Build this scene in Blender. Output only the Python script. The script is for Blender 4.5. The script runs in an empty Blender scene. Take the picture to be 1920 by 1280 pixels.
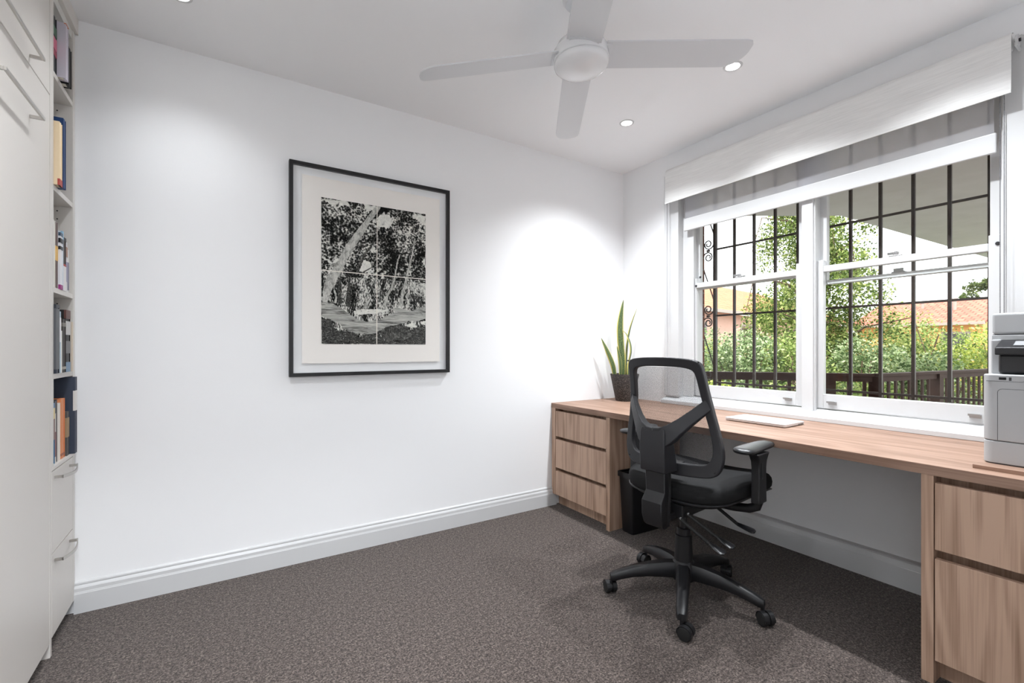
import bpy, bmesh, math, random
from mathutils import Vector, Matrix
PI = math.pi
SC = bpy.context.scene
COL = SC.collection
R = math.radians

# ------------------------------------------------------------------ helpers
class MB:
    """collects geometry; build() links it as ONE mesh object"""
    def __init__(s):
        s.v, s.f, s.m = [], [], []
        s.cur = 0
    def _add(s, vs, fs):
        n = len(s.v)
        s.v += [tuple(p) for p in vs]
        s.f += [tuple(i + n for i in f) for f in fs]
        s.m += [s.cur] * len(fs)
        return s
    def box(s, x0, x1, y0, y1, z0, z1):
        vs = [(x, y, z) for z in (z0, z1) for y in (y0, y1) for x in (x0, x1)]
        return s._add(vs, [(0, 2, 3, 1), (4, 5, 7, 6), (0, 1, 5, 4), (2, 6, 7, 3), (0, 4, 6, 2), (1, 3, 7, 5)])
    def obox(s, c, ax, ay, az):
        c, ax, ay, az = map(Vector, (c, ax, ay, az))
        vs = [c + ax * i + ay * j + az * k for k in (-1, 1) for j in (-1, 1) for i in (-1, 1)]
        return s._add(vs, [(0, 2, 3, 1), (4, 5, 7, 6), (0, 1, 5, 4), (2, 6, 7, 3), (0, 4, 6, 2), (1, 3, 7, 5)])
    def prism(s, poly, fn0, fn1):
        """poly of 2-tuples, fn0/fn1 map (a,b)->xyz for the two caps"""
        n = len(poly)
        vs = [fn0(*p) for p in poly] + [fn1(*p) for p in poly]
        fs = [tuple(range(n - 1, -1, -1)), tuple(range(n, 2 * n))]
        fs += [(i, (i + 1) % n, n + (i + 1) % n, n + i) for i in range(n)]
        return s._add(vs, fs)
    def extrude(s, poly, axis, a, b):
        if axis == 'x':
            return s.prism(poly, lambda p, q: (a, p, q), lambda p, q: (b, p, q))
        if axis == 'y':
            return s.prism(poly, lambda p, q: (p, a, q), lambda p, q: (p, b, q))
        return s.prism(poly, lambda p, q: (p, q, a), lambda p, q: (p, q, b))
    def lathe(s, prof, c=(0, 0, 0), n=32, axis='z', caps=True):
        """prof: list of (radius, height)"""
        def P(r, h, t):
            a, b = r * math.cos(t), r * math.sin(t)
            if axis == 'z': q = (a, b, h)
            elif axis == 'x': q = (h, a, b)
            else: q = (b, h, a)
            return (c[0] + q[0], c[1] + q[1], c[2] + q[2])
        vs = [P(r, h, 2 * PI * k / n) for r, h in prof for k in range(n)]
        fs = []
        for i in range(len(prof) - 1):
            for k in range(n):
                k2 = (k + 1) % n
                fs.append((i * n + k, i * n + k2, (i + 1) * n + k2, (i + 1) * n + k))
        if caps:
            fs.append(tuple(range(n - 1, -1, -1)))
            fs.append(tuple((len(prof) - 1) * n + k for k in range(n)))
        return s._add(vs, fs)
    def loft(s, rings, closed=True, caps=True):
        n = len(rings[0])
        vs = [p for r in rings for p in r]
        fs = []
        for i in range(len(rings) - 1):
            for k in range(n if closed else n - 1):
                k2 = (k + 1) % n
                fs.append((i * n + k, i * n + k2, (i + 1) * n + k2, (i + 1) * n + k))
        if caps and closed:
            fs.append(tuple(range(n - 1, -1, -1)))
            fs.append(tuple((len(rings) - 1) * n + k for k in range(n)))
        return s._add(vs, fs)
    def tube(s, path, r, n=8):
        path = [Vector(p) for p in path]
        rings = []
        up = None
        for i, p in enumerate(path):
            d = (path[min(i + 1, len(path) - 1)] - path[max(i - 1, 0)])
            d = d.normalized() if d.length > 1e-9 else Vector((0, 0, 1))
            if up is None:
                up = Vector((0, 0, 1)) if abs(d.z) < .9 else Vector((1, 0, 0))
            a = d.cross(up)
            if a.length < 1e-6:
                a = d.cross(Vector((1, 0.1, 0)))
            a.normalize()
            b = a.cross(d).normalized()
            up = b
            rr = r(i / max(1, len(path) - 1)) if callable(r) else r
            rings.append([p + a * rr * math.cos(2 * PI * k / n) + b * rr * math.sin(2 * PI * k / n) for k in range(n)])
        return s.loft(rings)
    def flat(s, pts):
        return s._add(pts, [tuple(range(len(pts)))])
    def ring(s, outer, inner, fn, front, back):
        """frame between two closed loops; fn(a,b,depth)->xyz"""
        n = len(outer)
        vs = [fn(*p, front) for p in outer] + [fn(*p, front) for p in inner] + [fn(*p, back) for p in outer] + [fn(*p, back) for p in inner]
        fs = []
        for i in range(n):
            j = (i + 1) % n
            fs += [(i, j, n + j, n + i), (2 * n + j, 2 * n + i, 3 * n + i, 3 * n + j),
                   (i, 2 * n + i, 2 * n + j, j), (n + j, 3 * n + j, 3 * n + i, n + i)]
        return s._add(vs, fs)
    def build(s, name, mat, parent=None, smooth=False, bev=0, seg=2, sharp=38, fix=True, local=False):
        me = bpy.data.meshes.new(name)
        off = Vector((0, 0, 0))
        if parent is not None and not local:
            top = parent
            while top.parent is not None: top = top.parent
            off = Vector(top.location)
        me.from_pydata([tuple(Vector(p) - off) for p in s.v], [], s.f)
        mats = mat if isinstance(mat, (list, tuple)) else [mat]
        for m in mats: me.materials.append(m)
        if len(mats) > 1: me.polygons.foreach_set('material_index', s.m)
        if fix:
            bm = bmesh.new(); bm.from_mesh(me)
            bmesh.ops.recalc_face_normals(bm, faces=bm.faces)
            bm.to_mesh(me); bm.free()
        if smooth:
            me.polygons.foreach_set('use_smooth', [True] * len(me.polygons))
            me.set_sharp_from_angle(angle=R(sharp))
        me.update()
        o = bpy.data.objects.new(name, me)
        COL.objects.link(o)
        if parent is not None: o.parent = parent
        if bev:
            b = o.modifiers.new('bevel', 'BEVEL'); b.width = bev; b.segments = seg
            b.limit_method = 'ANGLE'; b.angle_limit = R(40)
            b.harden_normals = False
        return o

def thing(name, label, cat, loc=(0, 0, 0), rot=(0, 0, 0), group=None):
    o = bpy.data.objects.new(name, None)
    o.empty_display_size = .05
    COL.objects.link(o)
    o.location = loc; o.rotation_euler = rot
    o['label'] = label; o['category'] = cat
    if group: o['group'] = group
    return o

def tag(o, label, cat, group=None):
    o['label'] = label; o['category'] = cat
    if group: o['group'] = group
    return o

def struct(o):
    o['kind'] = 'structure'
    return o

def copy_tree(o, parent=None):
    c = o.copy(); COL.objects.link(c)
    if parent is not None: c.parent = parent
    for ch in list(o.children): copy_tree(ch, c)
    return c

# ------------------------------------------------------------------ materials
def mat(name):
    m = bpy.data.materials.new(name); m.use_nodes = True
    nt = m.node_tree
    for n in list(nt.nodes): nt.nodes.remove(n)
    out = nt.nodes.new('ShaderNodeOutputMaterial')
    return m, nt, out

def N(nt, t, **kw):
    n = nt.nodes.new('ShaderNode' + t)
    for k, v in kw.items():
        if k.startswith('i_'):
            n.inputs[k[2:].replace('_', ' ')].default_value = v
        else: setattr(n, k, v)
    return n

def srgb(r, g, b):
    f = lambda c: (c / 255 / 12.92) if c / 255 <= .04045 else ((c / 255 + .055) / 1.055) ** 2.4
    return (f(r), f(g), f(b), 1)

def plain(name, col, rough=.5, metal=0, spec=.5, bump=0, bscale=200, var=0, vscale=20, coat=0):
    m, nt, out = mat(name)
    p = N(nt, 'BsdfPrincipled')
    p.inputs['Base Color'].default_value = col
    p.inputs['Roughness'].default_value = rough
    p.inputs['Metallic'].default_value = metal
    p.inputs['Specular IOR Level'].default_value = spec
    if coat: p.inputs['Coat Weight'].default_value = coat
    tc = N(nt, 'TexCoord')
    if var:
        nz = N(nt, 'TexNoise', i_Scale=vscale, i_Detail=3.0)
        nt.links.new(tc.outputs['Object'], nz.inputs['Vector'])
        mx = N(nt, 'Mix', data_type='RGBA')
        mx.inputs[6].default_value = tuple(c * (1 - var) for c in col[:3]) + (1,)
        mx.inputs[7].default_value = tuple(min(1, c * (1 + var)) for c in col[:3]) + (1,)
        nt.links.new(nz.outputs['Fac'], mx.inputs[0])
        nt.links.new(mx.outputs[2], p.inputs['Base Color'])
    if bump:
        nz = N(nt, 'TexNoise', i_Scale=bscale, i_Detail=2.0)
        nt.links.new(tc.outputs['Object'], nz.inputs['Vector'])
        b = N(nt, 'Bump', i_Strength=bump, i_Distance=.002)
        nt.links.new(nz.outputs['Fac'], b.inputs['Height'])
        nt.links.new(b.outputs['Normal'], p.inputs['Normal'])
    nt.links.new(p.outputs[0], out.inputs[0])
    return m

def oak(name, grain='z', strips=None, light=(199, 168, 146), dark=(152, 122, 102), rough=.42, spec=.4):
    """pale oak; grain runs along the given local axis; strips = (axis, width)"""
    m, nt, out = mat(name)
    L = nt.links.new
    tc = N(nt, 'TexCoord'); oi = N(nt, 'ObjectInfo')
    off = N(nt, 'VectorMath', operation='MULTIPLY_ADD')
    cmb = N(nt, 'CombineXYZ')
    for i in range(3):
        mm = N(nt, 'Math', operation='MULTIPLY'); mm.inputs[1].default_value = (7.3, 3.9, 11.7)[i]
        L(oi.outputs['Random'], mm.inputs[0]); L(mm.outputs[0], cmb.inputs[i])
    off.inputs[1].default_value = (1, 1, 1)
    L(tc.outputs['Object'], off.inputs[0]); L(cmb.outputs[0], off.inputs[2])
    vec = off.outputs[0]
    tone = None
    if strips:
        sp = N(nt, 'SeparateXYZ'); L(vec, sp.inputs[0])
        dv = N(nt, 'Math', operation='DIVIDE'); dv.inputs[1].default_value = strips[1]
        L(sp.outputs['XYZ'.index(strips[0].upper())], dv.inputs[0])
        fl = N(nt, 'Math', operation='FLOOR'); L(dv.outputs[0], fl.inputs[0])
        wn = N(nt, 'TexWhiteNoise', noise_dimensions='1D'); L(fl.outputs[0], wn.inputs['W'])
        tone = wn.outputs['Value']
        sc = N(nt, 'VectorMath', operation='SCALE'); sc.inputs['Scale'].default_value = 5
        L(wn.outputs['Color'], sc.inputs[0])
        ad = N(nt, 'VectorMath', operation='ADD'); L(vec, ad.inputs[0]); L(sc.outputs[0], ad.inputs[1])
        vec = ad.outputs[0]
    def aniso(al, ac, detail, dist=0):
        mp = N(nt, 'Mapping')
        mp.inputs['Scale'].default_value = tuple(al if a == grain else ac for a in 'xyz')
        L(vec, mp.inputs['Vector'])
        nz = N(nt, 'TexNoise', i_Scale=1.0, i_Detail=detail, i_Distortion=dist)
        L(mp.outputs[0], nz.inputs['Vector'])
        return nz.outputs['Fac']
    a = aniso(.9, 22, 4, 1.2); b = aniso(3, 230, 2)
    wv = N(nt, 'Math', operation='SINE')
    w1 = N(nt, 'Math', operation='MULTIPLY'); w1.inputs[1].default_value = 42; L(aniso(.7, 6, 2, .5), w1.inputs[0]); L(w1.outputs[0], wv.inputs[0])
    s1 = N(nt, 'Math', operation='MULTIPLY_ADD'); s1.inputs[1].default_value = .13; L(wv.outputs[0], s1.inputs[0]); L(a, s1.inputs[2])
    s2 = N(nt, 'Math', operation='MULTIPLY_ADD'); s2.inputs[1].default_value = .55; L(b, s2.inputs[0]); L(s1.outputs[0], s2.inputs[2])
    src = s2.outputs[0]
    if tone is not None:
        s3 = N(nt, 'Math', operation='MULTIPLY_ADD'); s3.inputs[1].default_value = .26; L(tone, s3.inputs[0]); L(src, s3.inputs[2]); src = s3.outputs[0]
    cr = N(nt, 'ValToRGB')
    cr.color_ramp.elements[0].position = .48; cr.color_ramp.elements[0].color = srgb(*dark)
    cr.color_ramp.elements[1].position = 1.12 if tone is not None else 1.0; cr.color_ramp.elements[1].color = srgb(*light)
    L(src, cr.inputs[0])
    p = N(nt, 'BsdfPrincipled'); p.inputs['Roughness'].default_value = rough
    p.inputs['Specular IOR Level'].default_value = spec
    L(cr.outputs[0], p.inputs['Base Color'])
    bp = N(nt, 'Bump', i_Strength=.12, i_Distance=.001); L(b, bp.inputs['Height']); L(bp.outputs[0], p.inputs['Normal'])
    L(p.outputs[0], out.inputs[0])
    return m

M = {}
M['wall'] = plain('wall_paint', (.87, .875, .885, 1), .6, bump=.06, bscale=350, spec=.3)
M['ceil'] = plain('ceiling_paint', (.89, .895, .905, 1), .7, bump=.04, bscale=300, spec=.2)
M['trim'] = plain('white_gloss_trim', (.60, .605, .61, 1), .32, spec=.5)
M['cab'] = plain('warm_white_laminate', (.66, .628, .59, 1), .38, bump=.05, bscale=900, spec=.4)
M['cabin'] = plain('cabinet_interior', (.66, .655, .63, 1), .5)
M['nickel'] = plain('brushed_nickel', (.52, .50, .47, 1), .34, metal=.9)
M['steel'] = plain('satin_steel', (.45, .45, .45, 1), .35, metal=1)
M['dkmetal'] = plain('dark_lock_metal', (.05, .05, .055, 1), .35, metal=.6)
M['oakv'] = oak('oak_vertical_grain', 'z', ('y', .075))
M['oakt'] = oak('oak_top_grain', 'y', None, light=(164, 135, 118), dark=(130, 103, 87), rough=.5, spec=.22)
M['oakp'] = oak('oak_panel_grain', 'z', None)
M['black'] = plain('black_plastic', (.0085, .0085, .010, 1), .42, bump=.08, bscale=1500, spec=.5)
M['blacksoft'] = plain('black_soft_plastic', (.012, .012, .014, 1), .36, spec=.55)
M['char'] = plain('charcoal_plastic', (.017, .017, .020, 1), .45, bump=.1, bscale=1600, spec=.5)
M['seatfab'] = plain('black_seat_fabric', (.0065, .0065, .007, 1), .8, bump=.4, bscale=1200, spec=.3)
M['frameblk'] = plain('black_frame_wood', (.012, .012, .013, 1), .4, spec=.4)
M['mount'] = plain('white_mount_board', (.86, .87, .88, 1), .7)
M['paper'] = plain('cream_rag_paper', (.88, .85, .81, 1), .8, bump=.1, bscale=500)
M['fanwhite'] = plain('fan_blade_white', (.70, .71, .73, 1), .45, spec=.4)
M['fangloss'] = plain('fan_gloss_white', (.80, .80, .81, 1), .12, spec=.6)
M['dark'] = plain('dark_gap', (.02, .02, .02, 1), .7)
M['prn'] = plain('printer_white', (.46, .47, .48, 1), .4, spec=.4)
M['prng'] = plain('printer_gap_grey', (.06, .06, .065, 1), .5)
M['prnscreen'] = plain('printer_screen_grey', (.33, .34, .35, 1), .2)
M['alum'] = plain('silver_aluminium', (.80, .80, .81, 1), .28, metal=.55)
M['alumd'] = plain('laptop_edge_grey', (.25, .26, .28, 1), .35, metal=.6)
M['rubber'] = plain('black_rubber', (.008, .008, .008, 1), .7)
M['iron'] = plain('bronze_painted_iron', (.032, .021, .017, 1), .45, spec=.4)
M['timber'] = plain('brown_stained_timber', (.050, .027, .020, 1), .7, spec=.2, var=.35, vscale=14)
M['chain'] = plain('grey_bead_chain', (.18, .18, .19, 1), .35, metal=.4)
M['cordm'] = plain('clear_cord', (.55, .55, .56, 1), .3)
M['soil'] = plain('potting_soil', (.03, .02, .015, 1), .95, bump=1, bscale=150)
M['pages'] = plain('book_pages', (.72, .67, .58, 1), .9)

def carpet():
    m, nt, out = mat('grey_brown_carpet'); L = nt.links.new
    tc = N(nt, 'TexCoord')
    n1 = N(nt, 'TexNoise', i_Scale=135.0, i_Detail=3.0, i_Roughness=.85); L(tc.outputs['Object'], n1.inputs['Vector'])
    n2 = N(nt, 'TexNoise', i_Scale=60.0, i_Detail=2.0); L(tc.outputs['Object'], n2.inputs['Vector'])
    v = N(nt, 'TexVoronoi', i_Scale=260.0); L(tc.outputs['Object'], v.inputs['Vector'])
    s = N(nt, 'Math', operation='MULTIPLY_ADD'); s.inputs[1].default_value = .25; L(n2.outputs['Fac'], s.inputs[0]); L(n1.outputs['Fac'], s.inputs[2])
    cr = N(nt, 'ValToRGB'); e = cr.color_ramp.elements
    e[0].position = .50; e[0].color = srgb(39, 33, 31)
    e[1].position = .78; e[1].color = srgb(128, 117, 110)
    e2 = cr.color_ramp.elements.new(.63); e2.color = srgb(75, 66, 62)
    L(s.outputs[0], cr.inputs[0])
    p = N(nt, 'BsdfPrincipled'); p.inputs['Roughness'].default_value = .95; p.inputs['Specular IOR Level'].default_value = .1
    p.inputs['Sheen Weight'].default_value = .15
    L(cr.outputs[0], p.inputs['Base Color'])
    ad = N(nt, 'Math', operation='ADD'); L(v.outputs['Distance'], ad.inputs[0]); L(n1.outputs['Fac'], ad.inputs[1])
    b = N(nt, 'Bump', i_Strength=.5, i_Distance=.004); L(ad.outputs[0], b.inputs['Height']); L(b.outputs[0], p.inputs['Normal'])
    L(p.outputs[0], out.inputs[0])
    return m
M['carpet'] = carpet()

def glass():
    m, nt, out = mat('window_glass'); L = nt.links.new
    t = N(nt, 'BsdfTransparent'); t.inputs[0].default_value = (.97, .98, .975, 1)
    g = N(nt, 'BsdfGlossy'); g.inputs['Roughness'].default_value = .02
    mx = N(nt, 'MixShader'); lw = N(nt, 'LayerWeight'); lw.inputs['Blend'].default_value = .5
    pw = N(nt, 'Math', operation='POWER'); pw.inputs[1].default_value = 5; L(lw.outputs['Facing'], pw.inputs[0])
    ml = N(nt, 'Math', operation='MULTIPLY_ADD'); ml.inputs[1].default_value = .45; ml.inputs[2].default_value = .018
    L(pw.outputs[0], ml.inputs[0]); L(ml.outputs[0], mx.inputs[0])
    L(t.outputs[0], mx.inputs[1]); L(g.outputs[0], mx.inputs[2]); L(mx.outputs[0], out.inputs[0])
    return m
M['glass'] = glass()
def museum():
    m, nt, out = mat('non_reflecting_picture_glass'); L = nt.links.new
    t = N(nt, 'BsdfTransparent'); t.inputs[0].default_value = (.995, .995, .995, 1)
    g = N(nt, 'BsdfGlossy'); g.inputs['Roughness'].default_value = .05
    mx = N(nt, 'MixShader'); mx.inputs[0].default_value = .008
    L(t.outputs[0], mx.inputs[1]); L(g.outputs[0], mx.inputs[2]); L(mx.outputs[0], out.inputs[0])
    return m

def sheer():
    m, nt, out = mat('sheer_screen_fabric'); L = nt.links.new
    t = N(nt, 'BsdfTransparent'); t.inputs[0].default_value = (.9, .9, .92, 1)
    d = N(nt, 'BsdfDiffuse'); d.inputs[0].default_value = (.66, .66, .68, 1)
    tr = N(nt, 'BsdfTranslucent'); tr.inputs[0].default_value = (.75, .75, .78, 1)
    a = N(nt, 'MixShader'); a.inputs[0].default_value = .35; L(d.outputs[0], a.inputs[1]); L(tr.outputs[0], a.inputs[2])
    b = N(nt, 'MixShader'); b.inputs[0].default_value = .575; L(a.outputs[0], b.inputs[1]); L(t.outputs[0], b.inputs[2])
    L(b.outputs[0], out.inputs[0])
    return m
M['sheer'] = sheer()

def slub():
    m, nt, out = mat('white_slub_blockout_fabric'); L = nt.links.new
    tc = N(nt, 'TexCoord')
    mp = N(nt, 'Mapping'); mp.inputs['Scale'].default_value = (40, 9, 150); L(tc.outputs['Object'], mp.inputs[0])
    nz = N(nt, 'TexNoise', i_Scale=1.0, i_Detail=4.0); L(mp.outputs[0], nz.inputs['Vector'])
    mx = N(nt, 'Mix', data_type='RGBA'); mx.inputs[6].default_value = (.70, .70, .69, 1); mx.inputs[7].default_value = (.90, .90, .89, 1)
    L(nz.outputs['Fac'], mx.inputs[0])
    p = N(nt, 'BsdfPrincipled'); p.inputs['Roughness'].default_value = .85; p.inputs['Specular IOR Level'].default_value = .15
    L(mx.outputs[2], p.inputs['Base Color'])
    b = N(nt, 'Bump', i_Strength=.25, i_Distance=.002); L(nz.outputs['Fac'], b.inputs['Height']); L(b.outputs[0], p.inputs['Normal'])
    L(p.outputs[0], out.inputs[0])
    return m
M['slub'] = slub()

def meshfab():
    m, nt, out = mat('open_black_mesh'); L = nt.links.new
    tc = N(nt, 'TexCoord'); sp = N(nt, 'SeparateXYZ'); L(tc.outputs['Object'], sp.inputs[0])
    def wave(sock, per):
        k = N(nt, 'Math', operation='MULTIPLY'); k.inputs[1].default_value = PI / per; L(sock, k.inputs[0])
        s_ = N(nt, 'Math', operation='SINE'); L(k.outputs[0], s_.inputs[0])
        a = N(nt, 'Math', operation='ABSOLUTE'); L(s_.outputs[0], a.inputs[0]); return a.outputs[0]
    ad = N(nt, 'Math', operation='ADD'); L(sp.outputs[1], ad.inputs[0]); L(sp.outputs[2], ad.inputs[1])
    sb = N(nt, 'Math', operation='SUBTRACT'); L(sp.outputs[1], sb.inputs[0]); L(sp.outputs[2], sb.inputs[1])
    mn = N(nt, 'Math', operation='MINIMUM'); L(wave(ad.outputs[0], .0042), mn.inputs[0]); L(wave(sb.outputs[0], .0042), mn.inputs[1])
    gt = N(nt, 'Math', operation='GREATER_THAN'); gt.inputs[1].default_value = .46; L(mn.outputs[0], gt.inputs[0])
    t = N(nt, 'BsdfTransparent')
    d = N(nt, 'BsdfDiffuse'); d.inputs[0].default_value = (.06, .06, .065, 1)
    mx = N(nt, 'MixShader'); L(gt.outputs[0], mx.inputs[0]); L(d.outputs[0], mx.inputs[1]); L(t.outputs[0], mx.inputs[2])
    L(mx.outputs[0], out.inputs[0])
    return m
M['mesh'] = meshfab()

def leafmat(name, cols, trans=.35, island=True):
    m, nt, out = mat(name); L = nt.links.new
    g = N(nt, 'NewGeometry'); cr = N(nt, 'ValToRGB')
    el = cr.color_ramp.elements
    el[0].position = 0; el[0].color = srgb(*cols[0]); el[1].position = 1; el[1].color = srgb(*cols[-1])
    for i, c in enumerate(cols[1:-1]):
        e = el.new((i + 1) / (len(cols) - 1)); e.color = srgb(*c)
    L(g.outputs['Random Per Island'], cr.inputs[0])
    d = N(nt, 'BsdfDiffuse'); L(cr.outputs[0], d.inputs[0])
    t = N(nt, 'BsdfTranslucent'); L(cr.outputs[0], t.inputs[0])
    mx = N(nt, 'MixShader'); mx.inputs[0].default_value = trans
    L(d.outputs[0], mx.inputs[1]); L(t.outputs[0], mx.inputs[2]); L(mx.outputs[0], out.inputs[0])
    return m

def emit(name, col, s):
    m, nt, out = mat(name)
    e = N(nt, 'Emission'); e.inputs[0].default_value = col; e.inputs[1].default_value = s
    nt.links.new(e.outputs[0], out.inputs[0])
    return m
M['lamp'] = emit('lamp_lens', (1, .98, .96, 1), 10)

# ------------------------------------------------------------------ room shell
XW, YA, HC = 2.778, 2.688, 2.557
XL, YB = -.95, -.06
struct(MB().box(XL - .1, 2.93, -1.7, YA + .12, -.1, 0).build('floor', M['carpet']))
struct(MB().box(XL - .1, 2.93, -1.7, YA + .12, HC, HC + .1).build('ceiling', M['ceil']))
struct(MB().box(XL - .1, 2.93, YA, YA + .12, 0, HC).build('wall_far', M['wall']))
struct(MB().box(XL - .1, XL, -1.7, YA, 0, HC).build('wall_left', M['wall']))
w = MB()
oy0, oy1, oz0, oz1 = .515, 2.15, .77, 2.42        # window opening
w.box(XW, 2.93, -1.7, oy0, 0, HC); w.box(XW, 2.93, oy1, YA, 0, HC)
w.box(XW, 2.93, oy0, oy1, 0, oz0); w.box(XW, 2.93, oy0, oy1, oz1, HC)
struct(w.build('wall_right', M['wall']))
w = MB()                                            # wall behind the camera with its open doorway
w.box(XL, -.43, YB - .1, YB, 0, HC); w.box(.43, XW, YB - .1, YB, 0, HC); w.box(-.43, .43, YB - .1, YB, 2.06, HC)
struct(w.build('wall_back', M['wall']))
struct(MB().box(XL, XW, -1.8, -1.7, 0, HC).build('wall_hall', M['wall']))

def skirting(pts_fn, a, b):
    prof = [(0, 0), (.018, 0), (.018, .083), (.0165, .086), (.0165, .088), (.015, .092), (.0145, .106), (.0115, .112), (.0075, .118), (.009, .122), (.008, .128), (.004, .133), (0, .134)]
    return MB().prism(prof, lambda d, z: pts_fn(d, z, a), lambda d, z: pts_fn(d, z, b))
struct(skirting(lambda d, z, t: (t, YA - d, z), -.528, 2.08).build('baseboard_far', M['trim']))
struct(MB().prism([(0, 0), (.048, 0), (.048, .100), (.0465, .103), (.0465, .106), (.042, .128), (.036, .134), (0, .134)],
                  lambda d, z: (XW - d, .59, z), lambda d, z: (XW - d, 2.09, z)).build('baseboard_right', M['trim']))

# ------------------------------------------------------------------ window joinery (structure)
XC = 2.758
w = MB()                                            # architrave with beads
for (a, b, o) in ((2.138, 2.255, 1), (.411, .528, -1)):
    e = b if o > 0 else a
    w.box(XC, XW, a, b, .80, 2.40)
    w.box(XC - .007, XC, min(e, e - o * .022), max(e, e - o * .022), .80, 2.398)
    w.box(XC - .004, XC, min(e - o * .03, e - o * .045), max(e - o * .03, e - o * .045), .80, 2.398)
w.box(XC, XW, .411, 2.255, 2.40, 2.415)
struct(w.build('trim_1', M['trim'], bev=.002))
w = MB()                                            # box frame: jambs, head, parting beads
for (a, b, o) in ((2.138, 2.15, 1), (.515, .528, -1)):
    w.box(XW, 2.93, a, b, .77, 2.42)
for y0, y1 in ((2.066, 2.138), (.528, .542)):
    w.box(2.812, 2.83, y0 if y0 > 1 else .528, y1, .80, 2.40)
w.box(2.83, 2.868, 2.066, 2.138, .80, 2.40); w.box(2.868, 2.93, 2.062, 2.138, .80, 2.40)
w.box(2.83, 2.93, .528, .541, .80, 2.40)
w.box(2.812, 2.93, .528, 2.138, 2.375, 2.41)
w.box(2.812, 2.822, 2.052, 2.066, .80, 2.40)
struct(w.build('trim_2', M['trim'], bev=.0015))
w = MB()                                            # mullion
w.box(2.815, 2.93, 1.268, 1.337, .79, 2.40)
w.box(2.788, 2.815, 1.270, 1.328, .79, 2.40)
w.box(2.800, 2.815, 1.263, 1.335, .79, 2.40)
struct(w.build('trim_3', M['trim'], bev=.002))
sill = [(2.723, .744), (2.723, .766), (2.727, .771), (2.748, .775), (2.752, .781), (2.772, .783), (2.776, .790), (2.812, .793), (2.816, .800), (2.93, .806), (2.93, .744)]
struct(MB().extrude(sill, 'y', .40, 2.262).build('trim_4', M['trim'], bev=.0015))
del sill

def sash(win, name, x0, x1, y0, y1, gy0, gy1, z0, z1, gz0, gz1, horns=0):
    m = MB()
    m.box(x0, x1, y0, gy0, z0, z1 + horns); m.box(x0, x1, gy1, y1, z0, z1 + horns)
    m.box(x0, x1, gy0, gy1, z0, gz0); m.box(x0, x1, gy0, gy1, gz1, z1)
    s = m.build(name, M['trim'], win, bev=.003)
    xm = (x0 + x1) / 2
    MB().box(xm - .002, xm + .002, gy0 - .006, gy1 + .006, gz0 - .006, gz1 + .006).build('glass_pane', M['glass'], s)
    return s

def lift(win, y, z=.842):
    m = MB()
    m.box(2.826, 2.83, y - .020, y + .020, z - .012, z + .003)
    m.box(2.806, 2.83, y - .020, y + .020, z + .003, z + .006)
    m.box(2.804, 2.808, y - .020, y + .020, z - .001, z + .009)
    m.build('sash_lift', M['steel'], win, bev=.001)

def fastener(win, y, zlo, zup):
    m = MB()
    m.box(2.832, 2.858, y - .026, y + .026, zlo, zlo + .006)
    m.lathe([(.012, 0), (.012, .016), (.008, .02)], (2.845, y, zlo + .006), 16)
    m.box(2.838, 2.852, y - .012, y + .034, zlo + .012, zlo + .024)
    m.build('sash_fastener', M['steel'], win, bev=.001)
    m = MB()
    m.box(2.872, 2.90, y - .028, y + .028, zup, zup + .006)
    m.box(2.874, 2.886, y - .02, y + .02, zup + .006, zup + .022)
    m.build('fastener_keeper', M['steel'], win, bev=.001)

def locks(win, pts):
    for x, y, z in pts:
        MB().lathe([(.0075, 0), (.0075, -.004), (.005, -.006)], (x, y, z), 14, 'x').build('sash_lock', M['dkmetal'], win)

def window(name, y0, y1, gy0, gy1, ubz0, ubz1):
    win = bpy.data.objects.new(name, None); COL.objects.link(win); win['kind'] = 'structure'
    win.location = (2.83, (y0 + y1) / 2, .8)
    sash(win, 'lower_sash', 2.83, 2.866, y0, y1, gy0, gy1, .806, 1.597, .886, 1.563, .034)
    sash(win, 'upper_sash', 2.869, 2.905, y0 - .004, y1 + .004, gy0 + .003, gy1 - .002, ubz0, 2.372, ubz1, 2.33)
    return win
w1 = window('window_1', 1.337, 2.066, 1.38, 2.044, 1.556, 1.592)
lift(w1, 1.42); lift(w1, 1.97)
fastener(w1, 1.735, 1.597, 1.592)
locks(w1, ((2.83, 2.043, 1.578), (2.868, 2.037, 1.642)))
w2 = window('window_2', .541, 1.268, .585, 1.237, 1.497, 1.520)
lift(w2, 1.19); lift(w2, .625)
fastener(w2, .915, 1.597, 1.520)
locks(w2, ((2.83, .556, 1.592),))

# outer brick leaf and reveal
def brick():
    m, nt, out = mat('brown_brick'); L = nt.links.new
    tc = N(nt, 'TexCoord'); b = N(nt, 'TexBrick')
    b.inputs['Color1'].default_value = srgb(120, 72, 52); b.inputs['Color2'].default_value = srgb(92, 52, 38)
    b.inputs['Mortar'].default_value = srgb(120, 105, 95); b.inputs['Scale'].default_value = 1
    b.inputs['Brick Width'].default_value = .23; b.inputs['Row Height'].default_value = .086; b.inputs['Mortar Size'].default_value = .005
    sp = N(nt, 'SeparateXYZ'); cb = N(nt, 'CombineXYZ'); L(tc.outputs['Object'], sp.inputs[0])
    ad = N(nt, 'Math', operation='ADD'); L(sp.outputs[0], ad.inputs[0]); L(sp.outputs[1], ad.inputs[1])
    L(ad.outputs[0], cb.inputs[0]); L(sp.outputs[2], cb.inputs[1]); L(cb.outputs[0], b.inputs['Vector'])
    p = N(nt, 'BsdfPrincipled'); p.inputs['Roughness'].default_value = .85; L(b.outputs[0], p.inputs['Base Color']); L(p.outputs[0], out.inputs[0])
    return m
M['brick'] = brick()
w = MB()
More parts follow.
